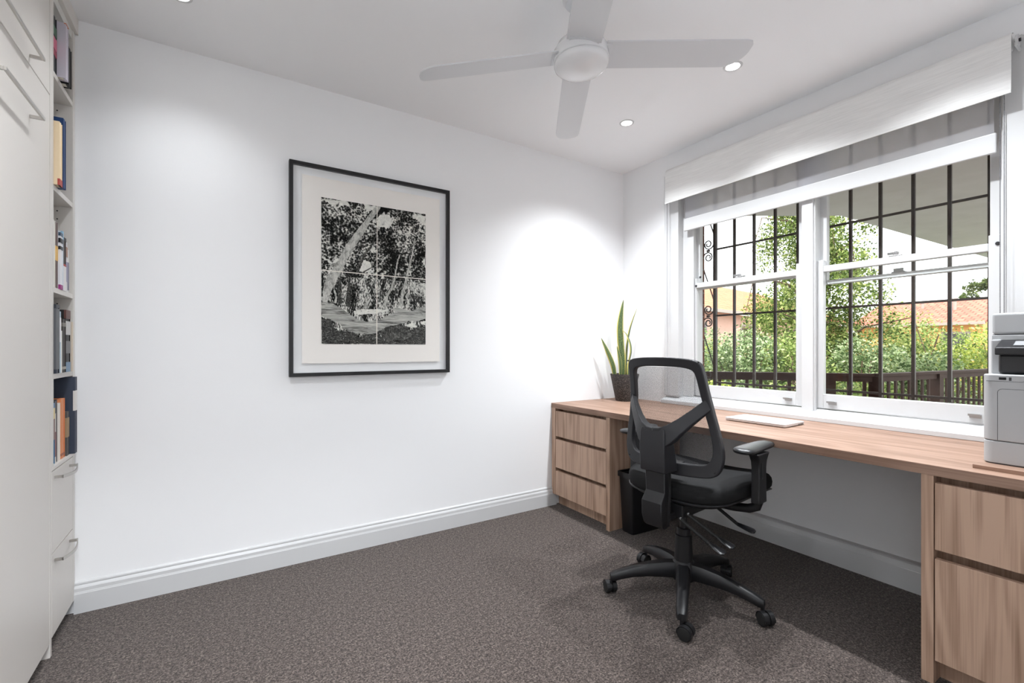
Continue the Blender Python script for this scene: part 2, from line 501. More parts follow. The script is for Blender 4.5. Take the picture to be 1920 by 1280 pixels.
w.box(2.93, 3.04, -1.9, .56, -1.3, 2.75); w.box(2.93, 3.04, 2.125, 4.4, -1.3, 2.75)
w.box(2.93, 3.04, .56, 2.125, -1.3, .80); w.box(2.93, 3.04, .56, 2.125, 2.40, 2.75)
struct(w.build('wall_outside', M['brick']))

# ------------------------------------------------------------------ wall bed cabinet (left)
XF = -.527
t = thing('wall_bed_cabinet', 'tall warm white wall bed cabinet with long bar handles on its flat panels', 'cabinet', (-.74, 1.55, 0))
m = MB()
m.box(XL + .002, XF - .022, .76, .78, .06, 2.49); m.box(XL + .002, XF - .022, .78, 2.34, 2.47, 2.49); m.box(XL + .002, XL + .012, .78, 2.34, .06, 2.47)
m.build('carcass', M['cab'], t)
MB().box(XL + .002, XF, 2.3425, 2.3625, 0, 2.49).build('end_panel', M['cab'], t, bev=.001)
MB().box(XL + .05, XF - .06, .78, 2.34, 0, .05).build('toe_kick', M['cab'], t)
p = MB().box(XF - .02, XF, .763, 2.3385, .052, 2.069).build('bed_panel', M['cab'], t, bev=.0015)
q = MB().box(XF - .02, XF, .763, 2.3385, 2.073, 2.47).build('upper_panel', M['cab'], t, bev=.0015)
MB().box(XL + .002, XF + .012, .76, 2.3625, 2.49, HC).build('top_fascia', M['cab'], t, bev=.001)
def barhandle(par, y0, y1, z, x=XF, reach=.037, h=.011, tk=.007):
    m = MB()
    m.box(x + reach - tk, x + reach, y0, y1, z - h / 2, z + h / 2)
    m.box(x, x + reach - tk, y0, y0 + tk, z - h / 2, z + h / 2); m.box(x, x + reach - tk, y1 - tk, y1, z - h / 2, z + h / 2)
    return m.build('bar_handle', M['nickel'], par, bev=.0012)
barhandle(p, 1.796, 2.131, 1.902); barhandle(q, 1.796, 2.131, 2.10)

# ------------------------------------------------------------------ bookshelf tower
t = thing('bookshelf_tower', 'narrow warm white bookshelf tower with open shelves above two drawers', 'bookshelf', (-.74, 2.52, 0))
XBK = -.90
MB().box(XBK, XF, 2.3645, 2.386, .682, 2.49).box(XBK, XF - .024, 2.3645, 2.386, .06, .682).build('near_side', M['cab'], t, bev=.001)
m = MB(); m.cur = 0
m.box(XBK, XF, 2.6565, 2.686, .06, 2.49)
m.build('far_side', M['cab'], t, bev=.001)
for zz in (2.138, 1.717, 1.683, 1.327, 1.29, 1.0):
    MB().lathe([(.0028, 0), (.0028, -.0008)], (-.576, 2.6565, zz), 10, 'y').build('pin_hole', M['dark'], t)
MB().box(XBK - .012, XBK, 2.3645, 2.686, .06, 2.49).build('back_panel', M['cabin'], t)
MB().box(XBK, XF - .004, 2.386, 2.6565, 2.455, 2.49).build('top_panel', M['cabin'], t)
for zz in (2.186, 1.757, 1.371, 1.044):
    MB().box(XBK, XF - .001, 2.386, 2.6565, zz - .02, zz).build('shelf', M['cab'], t, bev=.0008)
MB().box(XBK, XF, 2.386, 2.6565, .682, .697).build('counter', M['cab'], t, bev=.0008)
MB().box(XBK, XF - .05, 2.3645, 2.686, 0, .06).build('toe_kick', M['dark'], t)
for z0, z1, hz in ((.375, .679, .665), (.062, .371, .352)):
    d = MB().box(XF - .02, XF, 2.366, 2.653, z0, z1).build('drawer', M['cab'], t, bev=.001)
    MB().box(XBK + .02, XF - .022, 2.392, 2.65, z0 + .02, z1 - .03).build('drawer_box', M['cabin'], d)
    y0, y1 = 2.395, 2.605
    m = MB()
    n = 12
    pts = []
    for k in range(n + 1):
        a = k / n
        pts.append((XF + .022 + .014 * math.sin(PI * a), y0 + (y1 - y0) * a, hz - .012 - .006 * math.sin(PI * a)))
    rings = [[(x, y, z - .006), (x + .004, y, z - .006), (x + .004, y, z + .006), (x, y, z + .006)] for x, y, z in pts]
    m.loft(rings)
    for y, z in ((y0 + .004, hz - .012), (y1 - .004, hz - .012)):
        m.box(XF, XF + .024, y - .004, y + .004, z - .005, z + .005)
    m.build('bow_handle', M['nickel'], d, smooth=True)
MB().box(XBK, XF + .012, 2.3645, 2.686, 2.49, HC).build('top_fascia', M['cab'], t, bev=.001)

# ------------------------------------------------------------------ books: spine x, y0, y1, shelf z, height, colour, bands
BC = {}
def bookmat(c):
    if c not in BC: BC[c] = plain('book_cover_%d' % len(BC), srgb(*c), .45, spec=.4)
    return BC[c]
def book(label, x, y0, y1, z, h, c, group, bands=(), depth=.17):
    z += .0005
    t = thing('book', label, 'book', (x - depth / 2, (y0 + y1) / 2, z), group=group)
    m = MB(); k = .0022
    m.box(x - depth, x, y0, y0 + k, z, z + h); m.box(x - depth, x, y1 - k, y1, z, z + h)
    th = (y1 - y0) / 2 - .0005
    arc = [(x - .004 + .004 * math.sin(PI * i / 8), y0 + (y1 - y0) * i / 8) for i in range(9)]
    m.extrude([(x - .010, y0 + .0004)] + [(a, min(max(b, y0 + .0004), y1 - .0004)) for a, b in arc] + [(x - .010, y1 - .0004)], 'z', z, z + h)
    m.build('cover', bookmat(c), t)
    MB().box(x - depth + .004, x - .010, y0 + k, y1 - k, z + .004, z + h - .004).build('pages', M['pages'], t)
    for (a, b, bc) in bands:
        MB().box(x - .006, x + .0007, y0 - .0006, y1 + .0006, z + a * h, z + b * h).build('spine_band', bookmat(bc), t)
    return t
G1, G2, G3, G4, G5 = ('books on the top shelf', 'books on the second shelf', 'books on the middle shelf', 'books on the fourth shelf', 'books on the lowest shelf')
WH = (222, 222, 226); INK = (30, 30, 34)
book('dark book with pink and green spine bands on the top shelf', -.529, 2.388, 2.434, 2.186, .214, (38, 42, 44), G1, ((.42, .62, (205, 110, 135)), (.66, .82, (70, 110, 85)), (.30, .40, (150, 60, 80))))
book('thick pale lilac white book with an orange edge on the top shelf', -.503, 2.436, 2.470, 2.186, .213, (196, 190, 200), G1, ((.985, 1.0, (196, 110, 70)),))
book('black book at the wall end of the top shelf', -.506, 2.488, 2.530, 2.186, .152, (16, 16, 18), G1)
book('cream book with a red foot on the second shelf', -.511, 2.388, 2.423, 1.757, .240, (238, 216, 180), G2, ((.0, .10, (176, 74, 62)),))
book('tall blue book behind the cream book on the second shelf', -.508, 2.425, 2.458, 1.757, .269, (22, 56, 104), G2)
book('white book nearest the cabinet panel on the middle shelf', -.532, 2.388, 2.428, 1.371, .257, (220, 218, 212), G3)
book('grey brown book with a yellow spine patch on the middle shelf', -.533, 2.430, 2.466, 1.371, .256, (112, 96, 92), G3, ((.42, .64, (226, 180, 96)),))
book('white book with black title and magenta foot on the middle shelf', -.526, 2.468, 2.500, 1.371, .222, WH, G3, ((.0, .08, (150, 50, 120)), (.82, .90, INK), (.70, .76, INK), (.94, 1.0, (60, 84, 104))))
book('slim pale blue topped book on the middle shelf', -.527, 2.502, 2.514, 1.371, .234, (205, 214, 224), G3, ((.86, 1.0, (150, 190, 214)),))
book('dark brown book with red band over white foot on the middle shelf', -.528, 2.516, 2.556, 1.371, .214, (70, 60, 56), G3, ((.0, .46, (226, 222, 222)), (.46, .50, (170, 50, 48)), (.93, 1.0, (30, 32, 36))))
book('white book with tan top and lavender lettering on the middle shelf', -.529, 2.558, 2.582, 1.371, .202, (214, 210, 214), G3, ((.70, .90, (160, 120, 100)), (.2, .6, (150, 146, 170))))
book('short white book at the wall end of the middle shelf', -.530, 2.584, 2.606, 1.371, .176, (228, 226, 224), G3, ((.05, .7, (120, 118, 136)),))
book('navy book with grey lettered spine on the fourth shelf', -.521, 2.388, 2.432, 1.044, .262, (24, 32, 50), G4, ((.06, .94, (86, 88, 92)), (.95, 1.0, (40, 44, 52))))
book('slim pale blue and white book on the fourth shelf', -.521, 2.434, 2.452, 1.044, .238, (190, 204, 214), G4, ((.5, .9, (236, 236, 238)),))
book('short white book between taller books on the fourth shelf', -.521, 2.454, 2.468, 1.044, .164, (224, 222, 216), G4)
book('dark brown grey book with stamped spine on the fourth shelf', -.520, 2.470, 2.514, 1.044, .211, (54, 48, 46), G4, ((.86, .93, (120, 114, 106)), (.06, .11, (150, 144, 132))))
book('black book with big white letters and pale blue foot on the fourth shelf', -.520, 2.517, 2.580, 1.044, .250, (30, 27, 28), G4, ((.0, .16, (104, 132, 156)), (.60, .82, (200, 198, 196)), (.30, .50, (110, 108, 108)), (.86, 1.0, (96, 60, 54))))
book('thin cream book leaning end of the fourth shelf by the wall', -.519, 2.60, 2.618, 1.044, .205, (214, 200, 182), G4)
book('blue book with cream and brown spine bands on the lowest shelf', -.535, 2.388, 2.436, .697, .233, (46, 108, 146), G5, ((.40, .74, (120, 90, 82)), (.74, .92, (216, 196, 140)), (.92, 1.0, (70, 110, 150))))
book('thin white book with red dotted spine on the lowest shelf', -.536, 2.438, 2.458, .697, .239, (206, 200, 196), G5, ((.1, .5, (120, 74, 74)), (.8, 1.0, (60, 62, 70))))
book('thin dark grey book beside the white one on the lowest shelf', -.537, 2.460, 2.476, .697, .243, (66, 62, 64), G5)
book('white book beside the orange book on the lowest shelf', -.536, 2.478, 2.514, .697, .226, (220, 214, 206), G5)
book('orange book on the lowest shelf', -.534, 2.516, 2.568, .697, .240, (216, 138, 92), G5, ((.05, .09, (160, 90, 60)),))
book('short grey book with a tan spine patch on the lowest shelf', -.530, 2.582, 2.612, .697, .181, (88, 86, 84), G5, ((.42, .86, (168, 144, 112)),))
book('tall slate blue book with a white spine label on the lowest shelf', -.514, 2.622, 2.654, .697, .322, (58, 66, 82), G5, ((.56, .82, (226, 222, 218)),), depth=.26)

# ------------------------------------------------------------------ framed print
XA0, XA1, ZA0, ZA1 = .307, 1.222, .9895, 2.130
YF = 2.655
t = thing('framed_print', 'large black framed etching of trees float mounted on white', 'framed print', ((XA0 + XA1) / 2, YA, ZA0))
def rect(x0, x1, z0, z1): return [(x0, z0), (x1, z0), (x1, z1), (x0, z1)]
MB().ring(rect(XA0, XA1, ZA0, ZA1), rect(XA0 + .019, XA1 - .019, ZA0 + .019, ZA1 - .019), lambda a, b, d: (a, d, b), YF, YA - .001).build('frame', M['frameblk'], t, bev=.0015)
MB().box(XA0 + .018, XA1 - .018, 2.678, 2.682, ZA0 + .018, ZA1 - .018).build('mount_board', M['mount'], t)
r = random.Random(5)
pp = []
px0, px1, pz0, pz1 = .369, 1.158, 1.058, 2.067
for (ax, az, bx, bz) in ((px0, pz0, px1, pz0), (px1, pz0, px1, pz1), (px1, pz1, px0, pz1), (px0, pz1, px0, pz0)):
    for k in range(40):
        a = k / 40
        pp.append((ax + (bx - ax) * a + r.uniform(-.0012, .0012), az + (bz - az) * a + r.uniform(-.0012, .0012)))
MB().extrude(pp, 'y', 2.668, 2.669).build('paper', M['paper'], t)
MB().box(XA0 + .018, XA1 - .018, 2.6588, 2.6600, ZA0 + .018, ZA1 - .018).build('glazing', museum(), t)

def etch(name, stops, scale, stretch=(1, 1, 1), detail=6, dist=1.0, vor=0):
    m, nt, out = mat(name); L = nt.links.new
    tc = N(nt, 'TexCoord'); mp = N(nt, 'Mapping'); mp.inputs['Scale'].default_value = stretch
    L(tc.outputs['Object'], mp.inputs[0])
    nz = N(nt, 'TexNoise', i_Scale=scale, i_Detail=float(detail), i_Roughness=.72, i_Distortion=dist); L(mp.outputs[0], nz.inputs['Vector'])
    src = nz.outputs['Fac']
    if vor:
        v = N(nt, 'TexVoronoi', i_Scale=scale * vor); L(mp.outputs[0], v.inputs['Vector'])
        n2 = N(nt, 'TexNoise', i_Scale=scale * .16, i_Detail=2.0); L(mp.outputs[0], n2.inputs['Vector'])
        a = N(nt, 'Math', operation='MULTIPLY_ADD'); a.inputs[1].default_value = .45; L(v.outputs['Distance'], a.inputs[0]); L(src, a.inputs[2])
        b = N(nt, 'Math', operation='MULTIPLY_ADD'); b.inputs[1].default_value = .9; L(n2.outputs['Fac'], b.inputs[0]); L(a.outputs[0], b.inputs[2])
        c = N(nt, 'Math', operation='SUBTRACT'); c.inputs[1].default_value = .60; L(b.outputs[0], c.inputs[0]); src = c.outputs[0]
    cr = N(nt, 'ValToRGB'); el = cr.color_ramp.elements
    el[0].position, el[0].color = stops[0][0], srgb(*stops[0][1]); el[1].position, el[1].color = stops[-1][0], srgb(*stops[-1][1])
    for p_, c_ in stops[1:-1]:
        e = el.new(p_); e.color = srgb(*c_)
    L(src, cr.inputs[0])
    d = N(nt, 'BsdfDiffuse'); L(cr.outputs[0], d.inputs[0]); L(d.outputs[0], out.inputs[0])
    return m
g = lambda v: (v, v, int(v * .97))
E_FOL = etch('etched_foliage', [(.44, g(16)), (.58, g(44)), (.66, g(120)), (.80, g(228))], 42, vor=2.2)
E_DRK = etch('etched_undergrowth', [(.42, g(14)), (.56, g(40)), (.64, g(130)), (.74, g(222))], 55, (2.2, 1, .8), vor=1.6)
E_TRK = etch('etched_pale_bark', [(.28, g(70)), (.42, g(150)), (.55, g(200)), (.72, g(230))], 60, (1, 1, .5))
E_LOG = etch('etched_log_grain', [(.36, g(46)), (.43, g(120)), (.50, g(160)), (.66, g(205))], 16, (.35, 1, 3.4), dist=1.2)
E_SKY = etch('etched_sky', [(.30, g(120)), (.42, g(215)), (.6, g(238))], 40)
E_GND = etch('etched_ground', [(.40, g(22)), (.52, g(64)), (.60, g(120)), (.72, g(215))], 120, (1, 1, 1.8))
E_ROCK = etch('etched_rock', [(.38, g(30)), (.5, g(74)), (.62, g(120)), (.8, g(190))], 60)
E_LINE = plain('plate_gap_line', srgb(238, 234, 224), .8)
ART = [
 ('fol', E_FOL, [(0, .40), (1, .40), (1, 1), (0, 1)]),
 ('und', E_DRK, [(0, 0), (1, 0), (1, .47), (0, .47)]),
 ('sky1', E_SKY, [(0.007,0.993),(0.21,1.002),(0.28,0.956),(0.303,0.936),(0.245,0.957),(0.164,0.973),(0.13,0.969),(0.107,0.944),(0.063,0.978),(0.007,0.976)]),
 ('sky2', E_SKY, [(0.381,1.001),(0.503,0.998),(0.485,0.981),(0.448,0.958),(0.423,0.942),(0.399,0.966)]),
 ('sky3', E_SKY, [(0.522,0.935),(0.572,0.959),(0.636,0.943),(0.662,0.913),(0.642,0.863),(0.598,0.849),(0.547,0.848),(0.51,0.858),(0.491,0.884)]),
 ('sky4', E_SKY, [(0.873,0.985),(1.0,0.99),(1.0,0.911),(0.955,0.921),(0.9,0.939),(0.866,0.965)]),
 ('sky5', E_SKY, [(0.369,0.605),(0.423,0.595),(0.46,0.556),(0.436,0.517),(0.375,0.509),(0.333,0.529),(0.345,0.575)]),
 ('sky6', E_SKY, [(0.423,0.692),(0.485,0.707),(0.495,0.67),(0.448,0.662)]),
 ('sky7', E_SKY, [(0.21,0.799),(0.256,0.813),(0.245,0.78),(0.21,0.781)]),
 ('sky8', E_SKY, [(0.779,0.839),(0.826,0.849),(0.833,0.82),(0.793,0.807)]),
 ('sky9', E_SKY, [(0.962,0.651),(1.0,0.673),(1.0,0.594),(0.969,0.612)]),
 ('gap1', E_SKY, [(0.286,0.235),(0.375,0.251),(0.485,0.255),(0.604,0.255),(0.598,0.24),(0.485,0.223),(0.351,0.209),(0.292,0.212)]),
 ('t6', E_GND, [(0.21,0.286),(0.235,0.432),(0.262,0.433),(0.251,0.261),(0.222,0.26)]),
 ('t7', E_GND, [(0.141,0.292),(0.147,0.462),(0.17,0.464),(0.181,0.285)]),
 ('t3', E_ROCK, [(0.303,0.504),(0.339,0.575),(0.375,0.642),(0.436,0.702),(0.485,0.781),(0.495,0.78),(0.454,0.699),(0.399,0.644),(0.363,0.577),(0.333,0.506)]),
 ('t5', E_TRK, [(0.107,0.282),(0.119,0.318),(0.107,0.371),(0.121,0.372),(0.136,0.319),(0.132,0.283)]),
 ('t4', E_TRK, [(0.381,0.256),(0.393,0.303),(0.387,0.339),(0.399,0.34),(0.414,0.308),(0.442,0.342),(0.448,0.335),(0.423,0.295),(0.414,0.257)]),
 ('t2', E_TRK, [(0.566,0.258),(0.585,0.348),(0.636,0.417),(0.668,0.495),(0.688,0.572),(0.701,0.621),(0.729,0.671),(0.737,0.667),(0.714,0.612),(0.701,0.554),(0.684,0.477),(0.655,0.408),(0.61,0.349),(0.591,0.259)]),
 ('t1', E_TRK, [(0.714,0.282),(0.746,0.375),(0.779,0.473),(0.819,0.582),(0.853,0.701),(0.88,0.8),(0.894,0.802),(0.866,0.682),(0.835,0.573),(0.799,0.464),(0.773,0.366),(0.753,0.279)]),
 ('branch', E_TRK, [(0.786,0.459),(0.86,0.434),(0.969,0.449),(1.0,0.426),(0.994,0.416),(0.962,0.439),(0.86,0.421),(0.914,0.397),(1.0,0.362),(1.0,0.349),(0.9,0.387),(0.786,0.444)]),
 ('trunk', E_TRK, [(0.005,0.287),(0.02,0.402),(0.051,0.465),(0.141,0.578),(0.222,0.701),(0.315,0.81),(0.393,0.887),(0.46,0.964),(0.497,0.997),(0.541,0.998),(0.497,0.941),(0.436,0.878),(0.399,0.819),(0.315,0.71),(0.256,0.632),(0.21,0.565),(0.164,0.49),(0.124,0.425),(0.085,0.361),(0.063,0.316),(0.051,0.28)]),
 ('ground', E_GND, [(0.256,0.026),(0.399,0.068),(0.522,0.093),(0.547,0.051),(0.585,0.023),(0.701,0.019),(0.846,0.059),(0.833,0.107),(0.914,0.128),(1.0,0.139),(0.994,0.001),(0.256,0.002)]),
 ('fore', E_GND, [(0.003,0.182),(0.085,0.162),(0.107,0.113),(0.164,0.088),(0.245,0.089),(0.327,0.063),(0.28,0.026),(0.164,0.003),(0.003,0.002)]),
 ('rock', E_ROCK, [(0.535,0.102),(0.598,0.132),(0.714,0.148),(0.806,0.136),(0.833,0.107),(0.846,0.068),(0.779,0.039),(0.675,0.024),(0.585,0.028),(0.547,0.056)]),
 ('gap2', E_SKY, [(0.786,0.14),(0.86,0.166),(0.914,0.133),(0.846,0.127)]),
 ('gap3', E_SKY, [(0.942,0.173),(1.0,0.184),(1.0,0.149),(0.955,0.153)]),
 ('log', E_LOG, [(0.003,0.287),(0.096,0.277),(0.175,0.249),(0.268,0.198),(0.327,0.172),(0.399,0.16),(0.497,0.172),(0.598,0.207),(0.675,0.238),(0.779,0.246),(0.86,0.239),(0.942,0.261),(1.0,0.288),(1.0,0.199),(0.914,0.177),(0.819,0.175),(0.753,0.154),(0.675,0.143),(0.598,0.127),(0.535,0.102),(0.485,0.078),(0.399,0.073),(0.303,0.076),(0.222,0.097),(0.153,0.141),(0.085,0.166),(0.04,0.178),(0.003,0.19)]),
 ('log2', E_LOG, [(0.61,0.259),(0.701,0.272),(0.766,0.265),(0.833,0.248),(0.914,0.27),(1.0,0.298),(1.0,0.273),(0.914,0.241),(0.833,0.228),(0.753,0.236),(0.675,0.247)]),
 ('hline', E_LINE, [(-0.002,0.506),(1.0,0.503),(1.0,0.497),(-0.002,0.5)]),
 ('vline', E_LINE, [(0.501,0.999),(0.508,1.0),(0.505,0.001),(0.497,0.001)]),
]
U0, UW, V0, VW = .466, .599, 1.163, .798
im = MB(); mats = []
for i, (nm, mt, pts) in enumerate(ART):
    if mt not in mats: mats.append(mt)
    im.cur = mats.index(mt)
    yy = 2.6674 - .00006 * i
    q = []
    jit = .011 if nm.startswith('sky') else .0035 if nm not in ('fol', 'und', 'vline', 'hline') else 0
    for (u0, v0), (u1, v1) in zip(pts, pts[1:] + pts[:1]):
        for k in range(6):
            a = k / 6
            q.append((min(1, max(0, u0 + (u1 - u0) * a + r.uniform(-jit, jit))), min(1, max(0, v0 + (v1 - v0) * a + r.uniform(-jit, jit)))))
    im.flat([(U0 + UW * u, yy, V0 + VW * v) for u, v in q])
im.build('etching', mats, t, fix=False)

# ------------------------------------------------------------------ ceiling fan
t = thing('ceiling_fan', 'white four blade ceiling fan with glossy dome hub', 'ceiling fan', (1.205, 1.41, HC))
ang = R(-34)
ax = Vector((math.cos(ang), math.sin(ang), 0))
t.rotation_mode = 'QUATERNION'
from mathutils import Quaternion
t.rotation_quaternion = Quaternion(Vector((-ax.y, ax.x, 0)), R(-2.7))
D = 2.300 - HC
MB().lathe([(.062, .004), (.062, -.03), (.05, -.05), (.016, -.056)], n=32).build('canopy', M['fanwhite'], t, smooth=True, local=True)
MB().lathe([(.0125, -.05), (.0125, D + .05)], n=16).build('down_rod', M['fanwhite'], t, smooth=True, local=True)
MB().lathe([(.03, D + .075), (.06, D + .07), (.09, D + .05), (.106, D + .024), (.109, D + .02), (.109, D - .018), (.106, D - .021)], n=48).build('motor_housing', M['fangloss'], t, smooth=True, local=True)
MB().lathe([(.100, D - .0205), (.100, D - .024)], n=48).build('shadow_gap', M['dark'], t, smooth=True, local=True)
MB().lathe([(.108, D - .0235), (.109, D - .029), (.107, D - .036), (.098, D - .046), (.08, D - .055), (.055, D - .062), (.025, D - .066), (.004, D - .067)], n=48).build('dome_cap', M['fangloss'], t, smooth=True, local=True)
for kk in range(4):
    a0 = ang + kk * PI / 2
    ca, sa = math.cos(a0), math.sin(a0)
    pit = R(11)
    outline = []
    wr, wt, L0, L1 = .066, .066, .095, .655
    outline += [(L0, -wr), (L1 - .03, -wt), (L1 - .008, -wt + .005), (L1, -wt + .02)]
    for k in range(1, 9):
        a = k / 8 * PI / 2
        outline.append((L1 - .09 + .09 * math.cos(a), -.034 + (wt + .032) * math.sin(a)))
    outline += [(L0, wr)]
    def bl(u, v, w):
        z = D + w - v * math.sin(pit) + .002 - max(0, u - .1) * .058
        y = v * math.cos(pit)
        return (u * ca - y * sa, u * sa + y * ca, z)
    MB().prism(outline, lambda u, v: bl(u, v, -.003), lambda u, v: bl(u, v, .003)).build('blade', M['fanwhite'], t, bev=.001, local=True)
    m = MB()
    m.obox((.105 * ca, .105 * sa, D), (.012 * ca, .012 * sa, 0), (-.055 * sa, .055 * ca, -.055 * math.sin(pit)), (0, 0, .004))
    m.build('blade_bracket', M['fanwhite'], t, local=True)

# ------------------------------------------------------------------ downlights
DL = [((2.162, 2.062), 'recessed downlight nearest the window corner'), ((2.178, 1.362), 'recessed downlight half hidden behind the right fan blade tip'),
      ((-.135, 2.272), 'recessed downlight near the bookshelf tower at the top edge'),
      ((2.17, .62), 'recessed downlight above the printer end of the desk'), ((-.13, 1.36), 'recessed downlight above the wall bed cabinet'), ((-.13, .55), 'recessed downlight nearest the doorway')]
for (x, y), lb in DL:
    t = thing('downlight', lb, 'downlight', (x, y, HC), group='ceiling downlights')
    MB().lathe([(.045, 0), (.044, -.003), (.034, -.004), (.031, -.001), (.0305, 0)], (x, y, HC), 32, caps=False).build('trim_ring', M['trim'], t, smooth=True)
    MB().lathe([(.030, -.0005), (.030, -.0025), (.026, -.003)], (x, y, HC), 24).build('lens', M['lamp'], t)

# ------------------------------------------------------------------ blinds
t = thing('blockout_roller_blind', 'thick white textured roller blind rolled down just below its roller', 'roller blind', (2.70, 1.34, 2.38))
BX, BR, BZ = 2.718, .036, 2.381
sec = []
for k in range(13):
    a = PI / 2 + k / 12 * PI / 2 + .0
    sec.append((BX + BR * math.cos(a), BZ + BR * math.sin(a)))
sec += [(2.681, 2.30), (2.680, 2.172)]
path_o = sec
path_i = [(x + .0016, z) for x, z in sec]
MB().extrude(path_o + path_i[::-1], 'y', .489, 2.191).build('fabric', M['slub'], t, smooth=True, sharp=50)
MB().lathe([(.0335, .495), (.0335, 2.186)], (BX, 0, BZ), 28, 'y').build('roller_tube', M['slub'], t, smooth=True)
MB().box(2.6785, 2.6845, .489, 2.191, 2.166, 2.178).build('hem_bar', M['slub'], t, bev=.0015)
for y0, y1 in ((.474, .482), (2.197, 2.203)):
    m = MB(); yy = y0 if y0 < 1 else y1
    m.box(2.690, XW, y0, y1, 2.352, 2.360); m.box(2.771, XW, y0, y1, 2.335, 2.425)
    m.lathe([(.024, y0), (.024, y1)], (BX, 0, BZ), 20, 'y')
    m.build('bracket', M['trim'], t, bev=.001)
    if y0 < 1: MB().lathe([(.007, y0 - .006 if y0 < 1 else y0), (.007, (y0 if y0 < 1 else y1 + .006))], (BX, 0, BZ), 12, 'y').build('pivot_pin', M['dkmetal'], t)
t = thing('screen_roller_blind', 'grey see through screen blind with white bottom rail behind the thick blind', 'roller blind', (2.775, 1.32, 2.37))
MB().box(2.7745, 2.7752, .556, 2.094, 2.045, 2.392).build('fabric', M['sheer'], t)
MB().lathe([(.019, .556), (.019, 2.094)], (2.792, 0, 2.392), 20, 'y').build('roller_tube', M['slub'], t, smooth=True)
MB().box(2.767, 2.783, .548, 2.100, 1.966, 2.052).build('bottom_rail', M['trim'], t, bev=.005, seg=3)
MB().box(2.772, 2.80, .541, .548, 2.372, 2.412).build('bracket', M['alum'], t); MB().box(2.772, 2.80, 2.102, 2.109, 2.372, 2.412).build('bracket', M['alum'], t)

def chain(x, y, z0, z1, nm, lb, cat, beads=True, dy=.012):
    t = thing(nm, lb, cat, (x, y, z1))
    for k, yy in enumerate((y - dy / 2, y + dy / 2)):
        if beads:
            prof = []
            n = int((z1 - z0) / .0065)
            for i in range(n):
                z = z0 + i * .0065
                prof += [(.0009, z), (.0024, z + .0018), (.0024, z + .0034), (.0009, z + .0052)]
            MB().lathe(prof, (x, yy, 0), 6).build('bead_strand', M['chain'], t, smooth=True)
        else:
            MB().tube([(x, yy, z0), (x, yy, z1)], .0011, 6).build('cord_strand', M['cordm'], t, smooth=True)
    m = MB()
    m.tube([(x, y + dy / 2 * math.cos(a), z0 - .012 * math.sin(a)) for a in [PI * k / 8 for k in range(9)]], .0018 if beads else .0011, 6)
    m.build('bottom_loop', M['chain'] if beads else M['cordm'], t)
chain(2.742, .526, 1.19, 2.36, 'blind_chain', 'grey metal bead chain looping down the right window edge', 'blind chain')
chain(2.745, 2.212, 1.33, 2.36, 'blind_pull_loop', 'thin pale cord loop hanging at the left window edge', 'blind cord', False, .02)

# ------------------------------------------------------------------ desk
t = thing('desk_top', 'long pale oak desk top running wall to wall under the window', 'desk', (2.4, 1.35, .743))
MB().box(2.044, XW - .001, -.055, YA - .001, .708, .743).build('worktop', M['oakt'], t, bev=.0012)
def pedestal(lb, y0, y1, fl, fr, drs, kick):
    t = thing('drawer_pedestal', lb, 'drawer pedestal', (2.4, (y0 + y1) / 2, 0), group='oak drawer pedestals')
    xb = XW - .06
    # side panels as end stiles: left (high y), right (low y)
    MB().box(2.046, xb, y1 - fl, y1, 0 if fl < .036 and y1 < 2 else .086, .708).build('side_panel', M['oakp'], t, bev=.0008)
    MB().box(2.046, xb, y0, y0 + fr, 0, .708).build('side_panel', M['oakp'], t, bev=.0008)
    a, b = y0 + fr + .003, y1 - fl - .003
    MB().box(2.118, 2.136, y0 + fr, y1 - fl, kick, .708).build('finger_pull_rail', M['oakp'], t)
    MB().box(2.136, xb, y0 + fr, y1 - fl, .09, .11).build('floor_panel', M['oakp'], t)
    MB().box(2.112, 2.13, y0 + fr, y1 - fl if y1 < 2 else y1, 0, kick).build('toe_kick', M['oakp'], t)
    for z0, z1 in drs:
        d = MB().box(2.047, 2.068, a, b, z0, z1).build('drawer', M['oakv'], t, bev=.001)
        MB().box(2.068, 2.088, a + .02, b - .02, z0 + .02, z1 - .03).build('drawer_box', M['oakp'], d)
    return t
pedestal('three drawer oak pedestal in the corner by the framed print wall', 2.094, 2.684, .042, .031, ((.508, .690), (.283, .486), (.087, .260)), .086)
pedestal('oak pedestal with two deep drawers under the printer', -.05, .588, .033, .033, ((.458, .684), (.082, .427)), .08)

# ------------------------------------------------------------------ laptop
t = thing('laptop', 'closed silver laptop lying on the oak desk by the window', 'laptop', (2.466, 1.367, .743), (0, 0, R(1.5)))
def rrect(hx, hy, r_, n=6):
    pts = []
    for cx_, cy_, a0 in ((hx - r_, hy - r_, 0), (-hx + r_, hy - r_, 90), (-hx + r_, -hy + r_, 180), (hx - r_, -hy + r_, 270)):
        for k in range(n + 1):
            a = R(a0 + 90 * k / n); pts.append((cx_ + r_ * math.cos(a), cy_ + r_ * math.sin(a)))
    return pts
def slab(m, hx, hy, r_, zs):
    m.loft([[(x, y, z) for x, y in rrect(hx - i, hy - i, max(.002, r_ - i))] for z, i in zs])
    return m
slab(MB(), .103, .160, .012, ((.002, .006), (.004, .002), (.009, 0), (.0105, .0004))).build('base', M['alum'], t, smooth=True, local=True)
slab(MB(), .102, .159, .012, ((.0105, .001), (.0117, .001))).build('seam', M['alumd'], t, local=True)
slab(MB(), .103, .160, .012, ((.0117, .0004), (.013, 0), (.0165, .0004), (.0178, .003))).build('lid', M['alum'], t, smooth=True, local=True)
for xx, ww in ((.078, .006), (.062, .007), (.045, .003), (.036, .003)):
    MB().box(xx - ww, xx + ww, -.1604, -.158, .0055, .0090).build('port', M['dkmetal'], t, local=True)
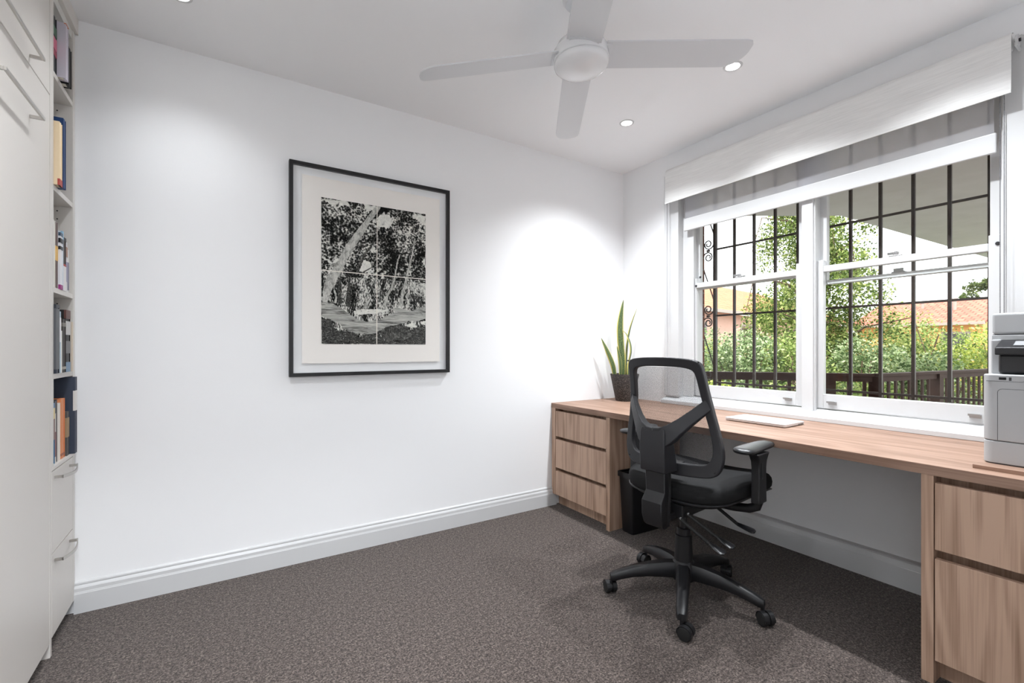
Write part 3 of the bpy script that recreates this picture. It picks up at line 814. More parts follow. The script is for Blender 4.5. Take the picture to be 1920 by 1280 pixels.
slab(MB(), .012, .012, .0118, ((.0177, 0), (.01795, 0))).build('lid_mark', M['prn'], t, local=True)
for sx in (-1, 1):
    for sy in (-1, 1):
        MB().lathe([(.006, 0), (.006, .0025)], (sx * .085, sy * .14, 0), 12).build('rubber_foot', M['rubber'], t, local=True)

# ------------------------------------------------------------------ printer on its board
t = tag(MB().box(2.112, 2.66, .02, .474, .743, .756).build('printer_board', M['oakt'], bev=.001), 'thin oak board lying under the white printer', 'board')
PX, PY1, PY0 = 2.176, .466, .045
t = thing('printer', 'white laser printer with black control panel on the oak board', 'printer', (2.4, .25, .756))
def prism_round(m, x0, x1, y0, y1, z0, z1, rf):
    pts = [(x1, y0), (x0 + rf, y0)]
    pts += [(x0 + rf - rf * math.sin(R(a)), y0 + rf - rf * math.cos(R(a))) for a in (22, 45, 68, 90)]
    pts += [(x0 + rf - rf * math.cos(R(a)), y1 - rf + rf * math.sin(R(a))) for a in (0, 22, 45, 68, 90)]
    pts += [(x1, y1)]
    return m.extrude(pts, 'z', z0, z1)
prism_round(MB(), PX, 2.62, PY0, PY1, .760, .832, .028).build('paper_tray', M['prn'], t, smooth=True, bev=.002)
prism_round(MB(), PX + .004, 2.618, PY0 + .003, PY1 - .003, .757, .838, .026).build('tray_gap', M['prng'], t)
prism_round(MB(), PX, 2.62, PY0, PY1, .8345, 1.053, .028).build('body', M['prn'], t, smooth=True, bev=.003)
# front door outline groove and port panel groove
m = MB()
gx = PX - .0004
def groove(m, pts, w=.0012):
    for (ya, za), (yb, zb) in zip(pts[:-1], pts[1:]):
        d = Vector((0, yb - ya, zb - za)); l = d.length; d.normalize(); nrm = Vector((0, -d.z, d.y)) * w / 2
        A, B = Vector((gx, ya, za)), Vector((gx, yb, zb))
        m._add([A - nrm, B - nrm, B + nrm, A + nrm, A - nrm + Vector((.003, 0, 0)), B - nrm + Vector((.003, 0, 0)), B + nrm + Vector((.003, 0, 0)), A + nrm + Vector((.003, 0, 0))],
               [(0, 1, 2, 3), (4, 7, 6, 5), (0, 4, 5, 1), (1, 5, 6, 2), (2, 6, 7, 3), (3, 7, 4, 0)])
    return m
yl, yr = .428, .08
arc = [(yl - .012 + .012 * math.cos(R(a)), 1.006 - .012 + .012 * math.sin(R(a))) for a in range(0, 91, 15)]
groove(m, [(yl, .836)] + arc + [(yr, 1.006)]).build('door_outline', M['prng'], t)
groove(MB(), [(.455, 1.031), (.372, 1.031), (.366, 1.034), (.362, 1.040), (.362, 1.052)]).build('port_panel_outline', M['prng'], t)
MB().box(PX - .0006, PX + .004, .408, .425, 1.036, 1.0445).build('usb_slot', M['rubber'], t)
MB().box(PX - .0006, PX + .004, .396, .402, 1.034, 1.045).build('port_label', M['prng'], t)
# rear tower and output bay
MB().box(2.30, 2.62, PY0, .461, 1.053, 1.17).build('rear_housing', M['prn'], t, bev=.003)
MB().box(2.262, 2.30, .438, .461, 1.053, 1.17).build('side_pillar', M['prn'], t, bev=.004)
MB().box(2.262, 2.31, PY0, .438, 1.0535, 1.13).build('output_bay', M['rubber'], t)
m = MB()
m.box(2.225, 2.285, .362, .437, 1.0535, 1.122)
m.build('output_flap', M['blacksoft'], t, bev=.01, seg=3)
MB().extrude([(2.200, 1.118), (2.200, 1.142), (2.270, 1.168), (2.300, 1.168), (2.300, 1.118)], 'y', PY0, .440).build('control_panel', M['blacksoft'], t, bev=.003)
MB().obox((2.236, .26, 1.1568), (.020 * .937, 0, .020 * .348), (0, .14, 0), (-.0006 * .348, 0, .0006 * .937)).build('touch_screen', M['prnscreen'], t)
MB().box(2.292, 2.30, PY0, .430, 1.168, 1.196).build('panel_upstand', M['blacksoft'], t, bev=.002)
MB().box(2.284, 2.62, PY0, .4635, 1.168, 1.186).build('scanner_base', M['prn'], t, bev=.002)
MB().box(2.287, 2.618, PY0 + .002, .4615, 1.186, 1.1885).build('scanner_gap', M['prng'], t)
MB().box(2.284, 2.62, PY0, .4635, 1.1885, 1.262).build('scanner_lid', M['prn'], t, bev=.008, seg=3)

# ------------------------------------------------------------------ snake plant in its pot
PC = Vector((2.59, 2.492, .743))
def potmat():
    m, nt, out = mat('speckled_charcoal_pot'); L = nt.links.new
    tc = N(nt, 'TexCoord'); v = N(nt, 'TexNoise', i_Scale=160.0, i_Detail=3.0); L(tc.outputs['Object'], v.inputs[0])
    cr = N(nt, 'ValToRGB'); el = cr.color_ramp.elements
    el[0].position = .40; el[0].color = srgb(38, 36, 36); el[1].position = .72; el[1].color = srgb(120, 112, 106)
    e = el.new(.56); e.color = srgb(66, 62, 60)
    L(v.outputs['Fac'], cr.inputs[0])
    p = N(nt, 'BsdfPrincipled'); p.inputs['Roughness'].default_value = .75; L(cr.outputs[0], p.inputs['Base Color'])
    b = N(nt, 'Bump', i_Strength=.4, i_Distance=.002); L(v.outputs['Fac'], b.inputs['Height']); L(b.outputs[0], p.inputs['Normal'])
    L(p.outputs[0], out.inputs[0]); return m
pot = thing('plant_pot', 'speckled charcoal tapered pot holding the snake plant on the desk', 'plant pot', PC)
MB().lathe([(.002, .003), (.062, 0), (.066, .004), (.106, .200), (.106, .204), (.100, .204), (.096, .185)], PC, 40, caps=False).build('pot_wall', potmat(), pot, smooth=True)
MB().lathe([(.002, .183), (.096, .186)], PC, 24, caps=False).build('soil', M['soil'], pot)
def snakeleaf():
    m, nt, out = mat('snake_plant_leaf'); L = nt.links.new
    uv = N(nt, 'UVMap'); sp = N(nt, 'SeparateXYZ'); L(uv.outputs[0], sp.inputs[0])
    a = N(nt, 'Math', operation='SUBTRACT'); a.inputs[1].default_value = .5; L(sp.outputs[0], a.inputs[0])
    b = N(nt, 'Math', operation='ABSOLUTE'); L(a.outputs[0], b.inputs[0])
    nz = N(nt, 'TexNoise', i_Scale=9.0, i_Detail=3.0); mp = N(nt, 'Mapping'); mp.inputs['Scale'].default_value = (.5, 6, 1); L(uv.outputs[0], mp.inputs[0]); L(mp.outputs[0], nz.inputs[0])
    cr = N(nt, 'ValToRGB'); el = cr.color_ramp.elements
    el[0].position = .38; el[0].color = srgb(44, 62, 40); el[1].position = .66; el[1].color = srgb(118, 138, 84)
    L(nz.outputs['Fac'], cr.inputs[0])
    gt = N(nt, 'Math', operation='GREATER_THAN'); gt.inputs[1].default_value = .36; L(b.outputs[0], gt.inputs[0])
    mx = N(nt, 'Mix', data_type='RGBA'); L(gt.outputs[0], mx.inputs[0]); L(cr.outputs[0], mx.inputs[6]); mx.inputs[7].default_value = srgb(216, 206, 118)
    p = N(nt, 'BsdfPrincipled'); p.inputs['Roughness'].default_value = .45; L(mx.outputs[2], p.inputs['Base Color']); L(p.outputs[0], out.inputs[0])
    return m
SL = snakeleaf()
plant = thing('snake_plant', 'upright snake plant with yellow edged leaves in the corner', 'plant', PC + Vector((0, 0, .184)))
RV = Vector((.8446, -.5356, 0)); FV = Vector((.5356, .8446, 0))
def leaf(pts, wid, twist):
    """pts: (sideways, depth, height) along the midrib"""
    n = 18; cs = []
    P = [PC + RV * a + FV * d + Vector((0, 0, h)) for a, d, h in pts]
    def at(t_):
        k = t_ * (len(P) - 1); i = min(int(k), len(P) - 2); f = k - i
        p0, p1, p2, p3 = P[max(i - 1, 0)], P[i], P[i + 1], P[min(i + 2, len(P) - 1)]
        return .5 * ((2 * p1) + (p2 - p0) * f + (2 * p0 - 5 * p1 + 4 * p2 - p3) * f * f + (3 * p1 - p0 - 3 * p2 + p3) * f ** 3)
    vs, fs, uvs = [], [], []
    for i in range(n + 1):
        t_ = i / n
        c = at(t_)
        w = wid * (.34 + .66 * math.sin(PI * min(1, t_ * .9 + .08)) ** .9) if t_ < .55 else wid * max(.01, (1 - ((t_ - .55) / .45) ** 1.8)) * (.34 + .66 * math.sin(PI * (.55 * .9 + .08)) ** .9)
        a = R(twist[0] + (twist[1] - twist[0]) * t_)
        d = RV * math.cos(a) + FV * math.sin(a); nn = RV * -math.sin(a) + FV * math.cos(a)
        for k in range(5):
            q = (k - 2) / 2
            vs.append(c + d * q * w / 2 + nn * (q * q) * w * .16); uvs.append((k / 4, t_ * 3))
    for i in range(n):
        for k in range(4):
            fs.append((i * 5 + k, i * 5 + k + 1, i * 5 + 6 + k, i * 5 + 5 + k))
    me = bpy.data.meshes.new('leaf')
    me.from_pydata([tuple(v - plant.location) for v in vs], [], fs)
    ul = me.uv_layers.new(name='UVMap')
    for lp in me.loops: ul.data[lp.index].uv = uvs[lp.vertex_index]
    me.materials.append(SL); me.polygons.foreach_set('use_smooth', [True] * len(me.polygons))
    o = bpy.data.objects.new('leaf', me); COL.objects.link(o); o.parent = plant
    s = o.modifiers.new('thickness', 'SOLIDIFY'); s.thickness = .0022
leaf([(-.012, 0, .18), (-.014, -.005, .30), (-.028, -.01, .43), (-.034, -.012, .55), (-.026, -.012, .66), (-.010, -.01, .765)], .054, (0, 10))
leaf([(.022, .03, .18), (.026, .03, .34), (.038, .03, .47), (.062, .03, .58), (.103, .03, .700)], .034, (40, 60))
leaf([(-.072, .0, .18), (-.088, -.01, .27), (-.128, -.02, .37), (-.182, -.03, .475)], .046, (10, 30))
leaf([(-.034, -.02, .18), (-.036, -.03, .27), (-.046, -.035, .34), (-.066, -.04, .415)], .034, (20, 30))
leaf([(.020, -.03, .18), (.028, -.035, .29), (.044, -.035, .37), (.038, -.03, .44), (.010, -.025, .505), (-.022, -.02, .535)], .036, (50, 60))
leaf([(.030, -.01, .18), (.030, -.015, .25), (.036, -.02, .33)], .034, (10, 20))

# ------------------------------------------------------------------ waste bin
t = thing('waste_bin', 'black rectangular waste bin under the desk beside the pedestal', 'waste bin', (2.24, 2.015, 0), (0, 0, R(-3)))
def bx4(hx, hy, z): return [(x, y, z) for x, y in rrect(hx, hy, .012, 3)]
MB().loft([bx4(.115, .046, .002), bx4(.117, .048, .006), bx4(.132, .060, .36), bx4(.128, .056, .36), bx4(.112, .043, .008)], caps=True).build('bin_body', M['black'], t, smooth=True, local=True)
MB().loft([bx4(.1325, .0605, .344), bx4(.140, .067, .344), bx4(.140, .067, .374), bx4(.134, .062, .376), bx4(.1325, .0605, .372)], caps=False).build('rim', M['black'], t, smooth=True, local=True)

# ------------------------------------------------------------------ office chair (local: x forward, y left)
ch = thing('office_chair', 'black mesh back office chair with armrests on a five star caster base', 'office chair', (1.803, 1.369, 0), (0, 0, R(6)))
def B(m, name, mt, par=ch, **k): return m.build(name, M[mt], par, local=True, **k)
for k in range(5):
    a = R(-150 + 72 * k); ca, sa = math.cos(a), math.sin(a)
    def sec(r_, zc, hh, hw, c=.3):
        pts = [(-hw, -hh * .8), (-hw * .85, -hh), (hw * .85, -hh), (hw, -hh * .8), (hw * .92, hh * .55), (hw * .6, hh), (-hw * .6, hh), (-hw * .92, hh * .55)]
        return [(r_ * ca - u * sa, r_ * sa + u * ca, zc + v) for u, v in pts]
    m = MB().loft([sec(.02, .128, .034, .032), sec(.08, .130, .032, .031), (sec(.16, .124, .027, .027)), sec(.23, .112, .022, .024), sec(.285, .097, .019, .023), sec(.315, .086, .018, .022), sec(.333, .082, .013, .016)])
    B(m, 'leg', 'black', smooth=True, sharp=50)
    rr = .327; cx_, cy_ = rr * ca, rr * sa
    b2 = a + R((70, -40, 25, 110, -75)[k]); fx, fy = math.cos(b2), math.sin(b2)
    tx, ty = cx_ + fx * .016, cy_ + fy * .016
    m = MB().lathe([(.007, .048), (.007, .085)], (cx_, cy_, 0), 12)
    hood = [(.030 * math.cos(R(q)), .030 * math.sin(R(q))) for q in range(-10, 191, 20)]
    hin = [(x * .9, z * .9) for x, z in hood]
    for sgn in (-1, 1):
        m.prism(hood + hin[::-1], lambda p, q: (tx + fx * p - fy * sgn * .004, ty + fy * p + fx * sgn * .004, .0285 + q), lambda p, q: (tx + fx * p - fy * sgn * .024, ty + fy * p + fx * sgn * .024, .0285 + q))
    m.prism([(x * .8, z * .8) for x, z in hood], lambda p, q: (tx + fx * p - fy * -.004, ty + fy * p + fx * -.004, .0285 + q), lambda p, q: (tx + fx * p - fy * .004, ty + fy * p + fx * .004, .0285 + q))
    cs = B(m, 'caster', 'black')
    for sgn in (-1, 1):
        rings = []
        for o_, r_ in ((.006, .024), (.008, .027), (.022, .027), (.025, .024), (.026, .012)):
            rings.append([(tx + fx * r_ * math.cos(2 * PI * q / 20) - fy * sgn * o_, ty + fy * r_ * math.cos(2 * PI * q / 20) + fx * sgn * o_, .0272 + r_ * math.sin(2 * PI * q / 20)) for q in range(20)])
        B(MB().loft(rings), 'caster_wheel', 'rubber', cs, smooth=True)
B(MB().lathe([(.050, .085), (.055, .095), (.055, .150), (.045, .165), (.040, .17)], n=32), 'hub', 'black', smooth=True)
B(MB().lathe([(.040, .165), (.037, .275), (.037, .285), (.030, .287), (.030, .315), (.028, .317)], n=28), 'column_sleeve', 'black', smooth=True)
B(MB().lathe([(.0165, .31), (.0165, .42)], n=20), 'gas_lift', 'blacksoft', smooth=True)
m = MB()
m.box(-.13, .14, -.075, .075, .405, .462)
m.box(-.23, -.10, -.04, .04, .395, .425)
m.box(-.03, .03, -.035, .035, .375, .41)
B(m, 'tilt_mechanism', 'black', bev=.006)
def superring(x0, x1, hw, z, n=4.2, k=56, dz=None):
    xc, hx = (x0 + x1) / 2, (x1 - x0) / 2
    pts = []
    for q in range(k):
        a = 2 * PI * q / k
        c, s_ = math.cos(a), math.sin(a)
        x = xc + hx * math.copysign(abs(c) ** (2 / n), c); y = hw * math.copysign(abs(s_) ** (2 / n), s_)
        zz = z + (dz(x, y) if dz else 0)
        pts.append((x, y, zz))
    return pts
wf = lambda x, y: -.045 * max(0, (x - .23) / .2) ** 2 - .006 * max(0, (-x) / .14) + .018 * (abs(y) / .26) ** 2
S0, S1 = -.150, .415
rings = [superring(S0 + i, S1 - i * 1.1, .266 - i, z, dz=wf) for z, i in ((.478, .030), (.486, .010), (.500, .002), (.520, 0), (.538, .003), (.552, .012), (.562, .030), (.567, .065), (.566, .13), (.562, .2))]
B(MB().loft(rings), 'seat_cushion', 'seatfab', smooth=True, sharp=60)
rings = [superring(S0 + i, S1 - i * 1.1, .262 - i, z, dz=wf) for z, i in ((.484, .008), (.478, .010), (.468, .022), (.455, .055), (.448, .10), (.446, .17))]
B(MB().loft(rings), 'seat_shell', 'blacksoft', smooth=True, sharp=60)
rings = [superring(S0 + .004 - i, S1 - .004 + i, .2625 + i, z, dz=wf) for z, i in ((.484, -.001), (.482, .002), (.486, .0025), (.489, -.001))]
B(MB().loft(rings, caps=False), 'seat_piping', 'blacksoft', smooth=True)

# backrest
def xb(z):
    pts = ((.55, -.105), (.62, -.098), (.72, -.092), (.82, -.096), (.92, -.108), (1.0, -.126), (1.12, -.160))
    for (z0, a), (z1, b) in zip(pts[:-1], pts[1:]):
        if z <= z1: return a + (b - a) * (z - z0) / (z1 - z0)
    return pts[-1][1]
def back(y, z, d): return (xb(z) - .030 * (1 - (y / .24) ** 2) + d, y, z)
def sym(half):
    return half + [(-y, z) for y, z in half[::-1] if y > 1e-6]
def dense(pts, n=3):
    """smooth closed loop by Catmull-Rom"""
    out = []; L_ = len(pts)
    for i in range(L_):
        p0, p1, p2, p3 = (Vector(pts[(i + j) % L_]) for j in (-1, 0, 1, 2))
        for k in range(n):
            f = k / n
            out.append(tuple(.5 * ((2 * p1) + (p2 - p0) * f + (2 * p0 - 5 * p1 + 4 * p2 - p3) * f * f + (3 * p1 - p0 - 3 * p2 + p3) * f ** 3)))
    return out
OUT = [(0, 1.101), (.06, 1.100), (.12, 1.096), (.160, 1.088), (.179, 1.070), (.185, 1.03), (.192, .96), (.203, .89), (.217, .82), (.231, .755), (.238, .70), (.235, .66), (.222, .625), (.198, .606), (.15, .598), (.08, .593), (0, .591)]
INN = [(0, 1.062), (.06, 1.061), (.105, 1.058), (.138, 1.049), (.150, 1.032), (.155, 1.0), (.161, .95), (.171, .885), (.184, .82), (.196, .76), (.200, .715), (.196, .685), (.184, .664), (.165, .654), (.12, .648), (.06, .645), (0, .644)]
bf = B(MB().ring(dense(sym(OUT)), dense(sym(INN)), back, -.014, .014), 'backrest_frame', 'char', smooth=True, sharp=45, bev=.005, seg=3)
# mesh panel stretched over the opening
rows = 18; vs = []
inn = dense(sym(INN), 6)
m = MB()
def span(z):
    ys = [abs(y) for y, zz in inn if abs(zz - z) < .006]
    return max(ys) if ys else .12
zs = [.647 + (1.059 - .647) * i / rows for i in range(rows + 1)]
ringsm = []
for z in zs:
    w_ = span(z) + .006
    ringsm.append([back(w_ * (k / 8 - 1), z, .008) for k in range(17)])
m.loft(ringsm, closed=False, caps=False)
B(m, 'mesh_panel', 'mesh', smooth=True)
# Y shaped spine
m = MB()
for s_ in (-1, 1):
    secs = []
    for x, y, z, h_, tk in ((-.222, .000, .758, .042, .022), (-.221, .040, .762, .042, .022), (-.212, .070, .780, .038, .022), (-.190, .105, .815, .031, .019), (-.160, .145, .858, .027, .016), (-.132, .178, .894, .026, .013), (-.119, .193, .912, .026, .010)):
        y *= s_
        nz = .55 if y else 0
        secs.append([(x - tk, y + s_ * h_ * .45 * nz, z - h_), (x + tk, y + s_ * h_ * .45 * nz, z - h_), (x + tk, y - s_ * h_ * .45 * nz, z + h_), (x - tk, y - s_ * h_ * .45 * nz, z + h_)])
    m.loft(secs)
B(m, 'back_yoke', 'char', smooth=True, sharp=50, bev=.004)
def plate(secs):
    return MB().loft([[(x1, -hw, z), (x0, -hw, z), (x0, hw, z), (x1, hw, z)] for z, x0, x1, hw in secs])
B(plate([(.800, -.240, -.19, .056), (.78, -.246, -.188, .060), (.72, -.249, -.17, .061), (.66, -.247, -.155, .061), (.617, -.243, -.145, .061), (.612, -.240, -.145, .059)]), 'spine_cover', 'char', smooth=True, sharp=30, bev=.004)
B(plate([(.63, -.226, -.195, .048), (.525, -.222, -.190, .047), (.505, -.236, -.190, .048), (.485, -.250, -.195, .049), (.425, -.250, -.20, .049), (.385, -.236, -.20, .048), (.372, -.222, -.20, .046)]), 'back_support_bracket', 'black', smooth=True, sharp=25, bev=.003)
B(plate([(.615, -.20, -.165, .041), (.50, -.20, -.165, .041), (.375, -.205, -.175, .041)]), 'bracket_core', 'rubber')
B(plate([(.645, -.115, -.09, .06), (.60, -.115, -.09, .06)]), 'lumbar_mount', 'black')
for y, z in ((.175, 1.083), (-.175, 1.083), (.212, .63), (-.212, .63)):
    p0 = back(y, z, -.0155)
    B(MB().lathe([(.0035, -.001), (.0035, .002)], p0, 10, 'x'), 'frame_screw', 'rubber', bf)

# armrests
for s_ in (-1, 1):
    yc = s_ * .292
    secs = []
    for k in range(15):
        u = k / 14
        x = -.070 + .274 * u
        w_ = .047 * (1 - abs(2 * u - 1) ** 5.0) ** .5 * (1 - .22 * u) + .002
        hz = .7225 + .006 * math.sin(PI * u) * -1 + .004 * u
        yo = yc - s_ * .014 * math.sin(PI * u)
        sec_ = []
        for q in range(16):
            a = 2 * PI * q / 16
            c, sn = math.cos(a), math.sin(a)
            th = .015 if sn > 0 else .013
            e_ = (1 - abs(2 * u - 1) ** 8) ** .5
            sec_.append((x, yo + w_ * math.copysign(abs(c) ** .7, c), hz + th * e_ * math.copysign(abs(sn) ** .8, sn)))
        secs.append(sec_)
    arm = B(MB().loft(secs), 'arm_pad', 'blacksoft', smooth=True, sharp=70)
    def psec(z, x0, x1, hw, yy):
        return [(x0, yy - hw, z), (x1, yy - hw, z), (x1, yy + hw, z), (x0, yy + hw, z)]
    yp = s_ * .305
    m = MB().loft([psec(.705, .010, .120, .022, yp), psec(.692, .020, .112, .020, yp), psec(.672, .029, .103, .018, yp), psec(.645, .032, .099, .017, yp), psec(.60, .033, .098, .017, yp), psec(.52, .030, .100, .0175, yp), psec(.497, .030, .100, .018, yp)])
    post = B(m, 'arm_post', 'black', smooth=True, sharp=30, bev=.005, seg=3)
    B(MB().box(.050, .064, yp + (s_ * .0175 if s_ > 0 else -.0195), yp + (.0195 if s_ > 0 else -.0175), .60, .668), 'height_button', 'blacksoft', post, bev=.001)
    m = MB().tube([(.065, yp, .505), (.065, yp - s_ * .008, .478), (.065, yp - s_ * .04, .462), (.065, s_ * .20, .452), (.065, s_ * .10, .447)], .019, 10)
    B(m, 'arm_bracket', 'black', smooth=True)

# control levers
def lever(p0, p1, p2, paddle=.018):
    p0, p1, p2 = map(Vector, (p0, p1, p2))
    d = (p2 - p1).normalized()
    prof = MB()
    path = [p0 + (p1 - p0) * k / 24 for k in range(25)]
    prof.tube(path, lambda u: .0075 + .0016 * math.sin(u * 24 * PI), 8)
    lv = B(prof, 'lever', 'rubber', smooth=True)
    side = d.cross(Vector((0, 0, 1))).normalized(); nn = side.cross(d)
    secs = []
    for k in range(9):
        u = k / 8
        w_ = .008 + paddle * math.sin(PI * min(1, u * .62)) if u < .95 else .012
        tk = .008 - .002 * u
        c = p1 + (p2 - p1) * u
        secs.append([c + side * w_ * math.cos(2 * PI * q / 12) + nn * tk * math.sin(2 * PI * q / 12) for q in range(12)])
    B(MB().loft(secs), 'lever_paddle', 'blacksoft', lv, smooth=True)
    B(MB().lathe([(.006, -.002), (.004, .003)], tuple(p0 + Vector((0, -.008, 0))), 10, 'y'), 'lever_screw', 'alum', lv)
lever((-.165, -.078, .420), (-.120, -.190, .335), (-.112, -.252, .312))
lever((-.105, -.078, .425), (-.060, -.195, .345), (-.050, -.258, .322))
lever((.085, -.090, .435), (.088, -.205, .372), (.098, -.275, .356))

# ------------------------------------------------------------------ outside: security grille
XG = 3.065
gy = lambda y: y
t = thing('window_security_grille', 'bronze iron window security grille with square bars and scrolls', 'window grille', (XG, 1.345, .88))
k_ = XG / 3.0
bars = [2.010, 1.864, 1.725, 1.587, 1.449, 1.311, 1.170, 1.031, .892, .753, .614]
def gp(y, z): return (y * k_, 1.14 + (z - 1.14) * k_)
for i, y in enumerate(bars):
    yy = y * k_; hw = .011 if i == 0 else .0075
    MB().box(XG - hw, XG + hw, yy - hw, yy + hw, .872, 2.44).build('bar', M['iron'], t)
for z in (.897, 1.373, 1.847, 2.32):
    zz = 1.14 + (z - 1.14) * k_
    MB().box(XG - .005, XG + .005, .60 * k_, 2.01 * k_, zz - .006, zz + .006).build('cross_bar', M['iron'], t)
MB().box(XG - .011, XG + .011, 2.117 * k_, 2.135 * k_, .872, 2.44).build('bar', M['iron'], t)
def scroll(z0, z1):
    ya, yb = 2.020 * k_, 2.110 * k_; ym = (ya + yb) / 2
    zt, zb = 1.14 + (z1 - 1.14) * k_, 1.14 + (z0 - 1.14) * k_
    H = zt - zb; r0 = .040
    def spiral(cy, cz, up, side):
        pts = []
        for k in range(33):
            a = k / 32
            rr = r0 * (1 - .78 * a)
            th = a * 3.3 * PI
            pts.append((cy + side * rr * math.cos(th) - side * (r0 - rr) * .25, cz - up * rr * math.sin(th)))
        return pts
    # from lower spiral of the upper knot down to upper spiral of the lower knot
    top = spiral(ym + .004, zt - .048, -1, 1)
    bot = spiral(ym - .004, zb + .048, 1, -1)
    path = top[::-1] + [(yb - .002, zt - .10), (yb - .006, zt - .13), (ym, (zt + zb) / 2), (ya + .006, zb + .13), (ya + .002, zb + .10)] + bot
    pts = []
    P = [Vector(p) for p in path]
    for i in range(len(P) - 1):
        p0, p1, p2, p3 = P[max(i - 1, 0)], P[i], P[i + 1], P[min(i + 2, len(P) - 1)]
        for k in range(3):
            f = k / 3
            q = .5 * ((2 * p1) + (p2 - p0) * f + (2 * p0 - 5 * p1 + 4 * p2 - p3) * f * f + (3 * p1 - p0 - 3 * p2 + p3) * f ** 3)
            pts.append((XG, q.x, q.y))
    MB().tube(pts, .0045, 6).build('scroll', M['iron'], t, smooth=True)
for a, b in ((.897, 1.373), (1.373, 1.847), (1.847, 2.32)): scroll(a, b)
for z in (1.373, 1.847): MB().box(XG - .008, XG + .008, 2.055 * k_, 2.075 * k_, 1.14 + (z - 1.14) * k_ - .007, 1.14 + (z - 1.14) * k_ + .007).build('scroll_collar', M['iron'], t)

# ------------------------------------------------------------------ outside: deck, railing, verandah roof
M['soffit'] = plain('grey_lining_boards', (.55, .56, .62, 1), .6, var=.12, vscale=5)
M['deckm'] = plain('deck_boards', (.16, .10, .075, 1), .6, var=.3, vscale=9)
CP, AP, BP = Vector((5.413, 1.896)), Vector((4.468, 2.969)), Vector((7.81, 1.619))
A0 = AP + (AP - CP) * .95; B0 = BP + (BP - CP) * .55
struct(MB().extrude([(3.04, -1.9), (B0.x, -1.9), (B0.x, B0.y - .02), (CP.x, CP.y - .02), (A0.x, A0.y), (3.04, 4.4)], 'z', -.20, -.14).build('floor_deck', M['deckm']))
struct(MB().extrude([(3.042, -1.9), (12, -1.9), (12, 1.955), (5.44, 2.215), (3.042, 3.78)], 'z', 2.515, 2.60).build('ceiling_verandah', M['soffit']))
def railing(lb, P0, P1, posts, skip0=0):
    t = thing('deck_railing', lb, 'railing', (P0.x, P0.y, -.14), group='deck railings')
    d = (P1 - P0); L_ = d.length; d.normalize(); n = Vector((-d.y, d.x))
    def seg(a, b, hw, z0, z1, nm, mt='timber', bev=0):
        c = P0 + d * (a + b) / 2
        return MB().obox((c.x, c.y, (z0 + z1) / 2), (d.x * (b - a) / 2, d.y * (b - a) / 2, 0), (n.x * hw, n.y * hw, 0), (0, 0, (z1 - z0) / 2)).build(nm, M[mt], t, bev=bev)
    seg(0, L_, .05, .866, .892, 'cap_rail'); seg(0, L_, .022, .812, .866, 'top_rail'); seg(0, L_, .022, -.04, .01, 'bottom_rail')
    s = .07 + skip0
    while s < L_ - .05:
        if all(abs(s - q) > .07 for q in posts): seg(s - .015, s + .015, .009, .01, .815, 'baluster')
        s += .131
    for q in posts: seg(q - .045, q + .045, .045, -.14, .868, 'post')
    return t
LA = (CP - A0).length - .0
railing('brown timber deck railing run across the left window', A0, CP - (CP - A0).normalized() * .035, (.05, LA - .40))
railing('brown timber deck railing run receding in the right window', CP, B0, (.0, 1.18, 2.55), .02)

# ------------------------------------------------------------------ outside: garden, trees, houses
def lawn():
    m, nt, out = mat('garden_ground'); L = nt.links.new
    tc = N(nt, 'TexCoord'); nz = N(nt, 'TexNoise', i_Scale=1.5, i_Detail=6.0); L(tc.outputs['Object'], nz.inputs[0])
    cr = N(nt, 'ValToRGB'); el = cr.color_ramp.elements
    el[0].position = .35; el[0].color = srgb(120, 118, 100); el[1].position = .65; el[1].color = srgb(168, 164, 146)
    L(nz.outputs['Fac'], cr.inputs[0]); d = N(nt, 'BsdfDiffuse'); L(cr.outputs[0], d.inputs[0]); L(d.outputs[0], out.inputs[0]); return m
struct(MB().box(3.04, 70, -30, 45, -1.5, -1.3).build('garden_ground', lawn()))

def foliage(name, mt, parent, blobs, n, size, seed, droop=0, shell=.55):
    r = random.Random(seed); vs = []; fs = []
    wts = [b[3] * b[4] for b in blobs]
    for _ in range(n):
        b = r.choices(blobs, wts)[0]
        while True:
            d = Vector((r.gauss(0, 1), r.gauss(0, 1), r.gauss(0, 1)))
            if d.length > .01: break
        d.normalize(); rad = shell + (1 - shell) * r.random() ** .6
        rad *= 1 + r.gauss(0, .07)
        p = Vector((b[0] + d.x * b[3] * rad, b[1] + d.y * b[3] * rad, b[2] + d.z * b[4] * rad))
        s = size * r.uniform(.6, 1.35)
        a = Vector((r.gauss(0, 1), r.gauss(0, 1), r.gauss(0, .7) - droop)).normalized()
        c = a.cross(Vector((r.gauss(0, 1), r.gauss(0, 1), r.gauss(0, 1)))).normalized()
        k = len(vs)
        vs += [p - a * s * .5, p + c * s * .28, p + a * s * .5, p - c * s * .28]
        fs.append((k, k + 1, k + 2, k + 3))
    m = MB(); m.v = [tuple(v) for v in vs]; m.f = fs; m.m = [0] * len(fs)
    return m.build(name, mt, parent, fix=False)

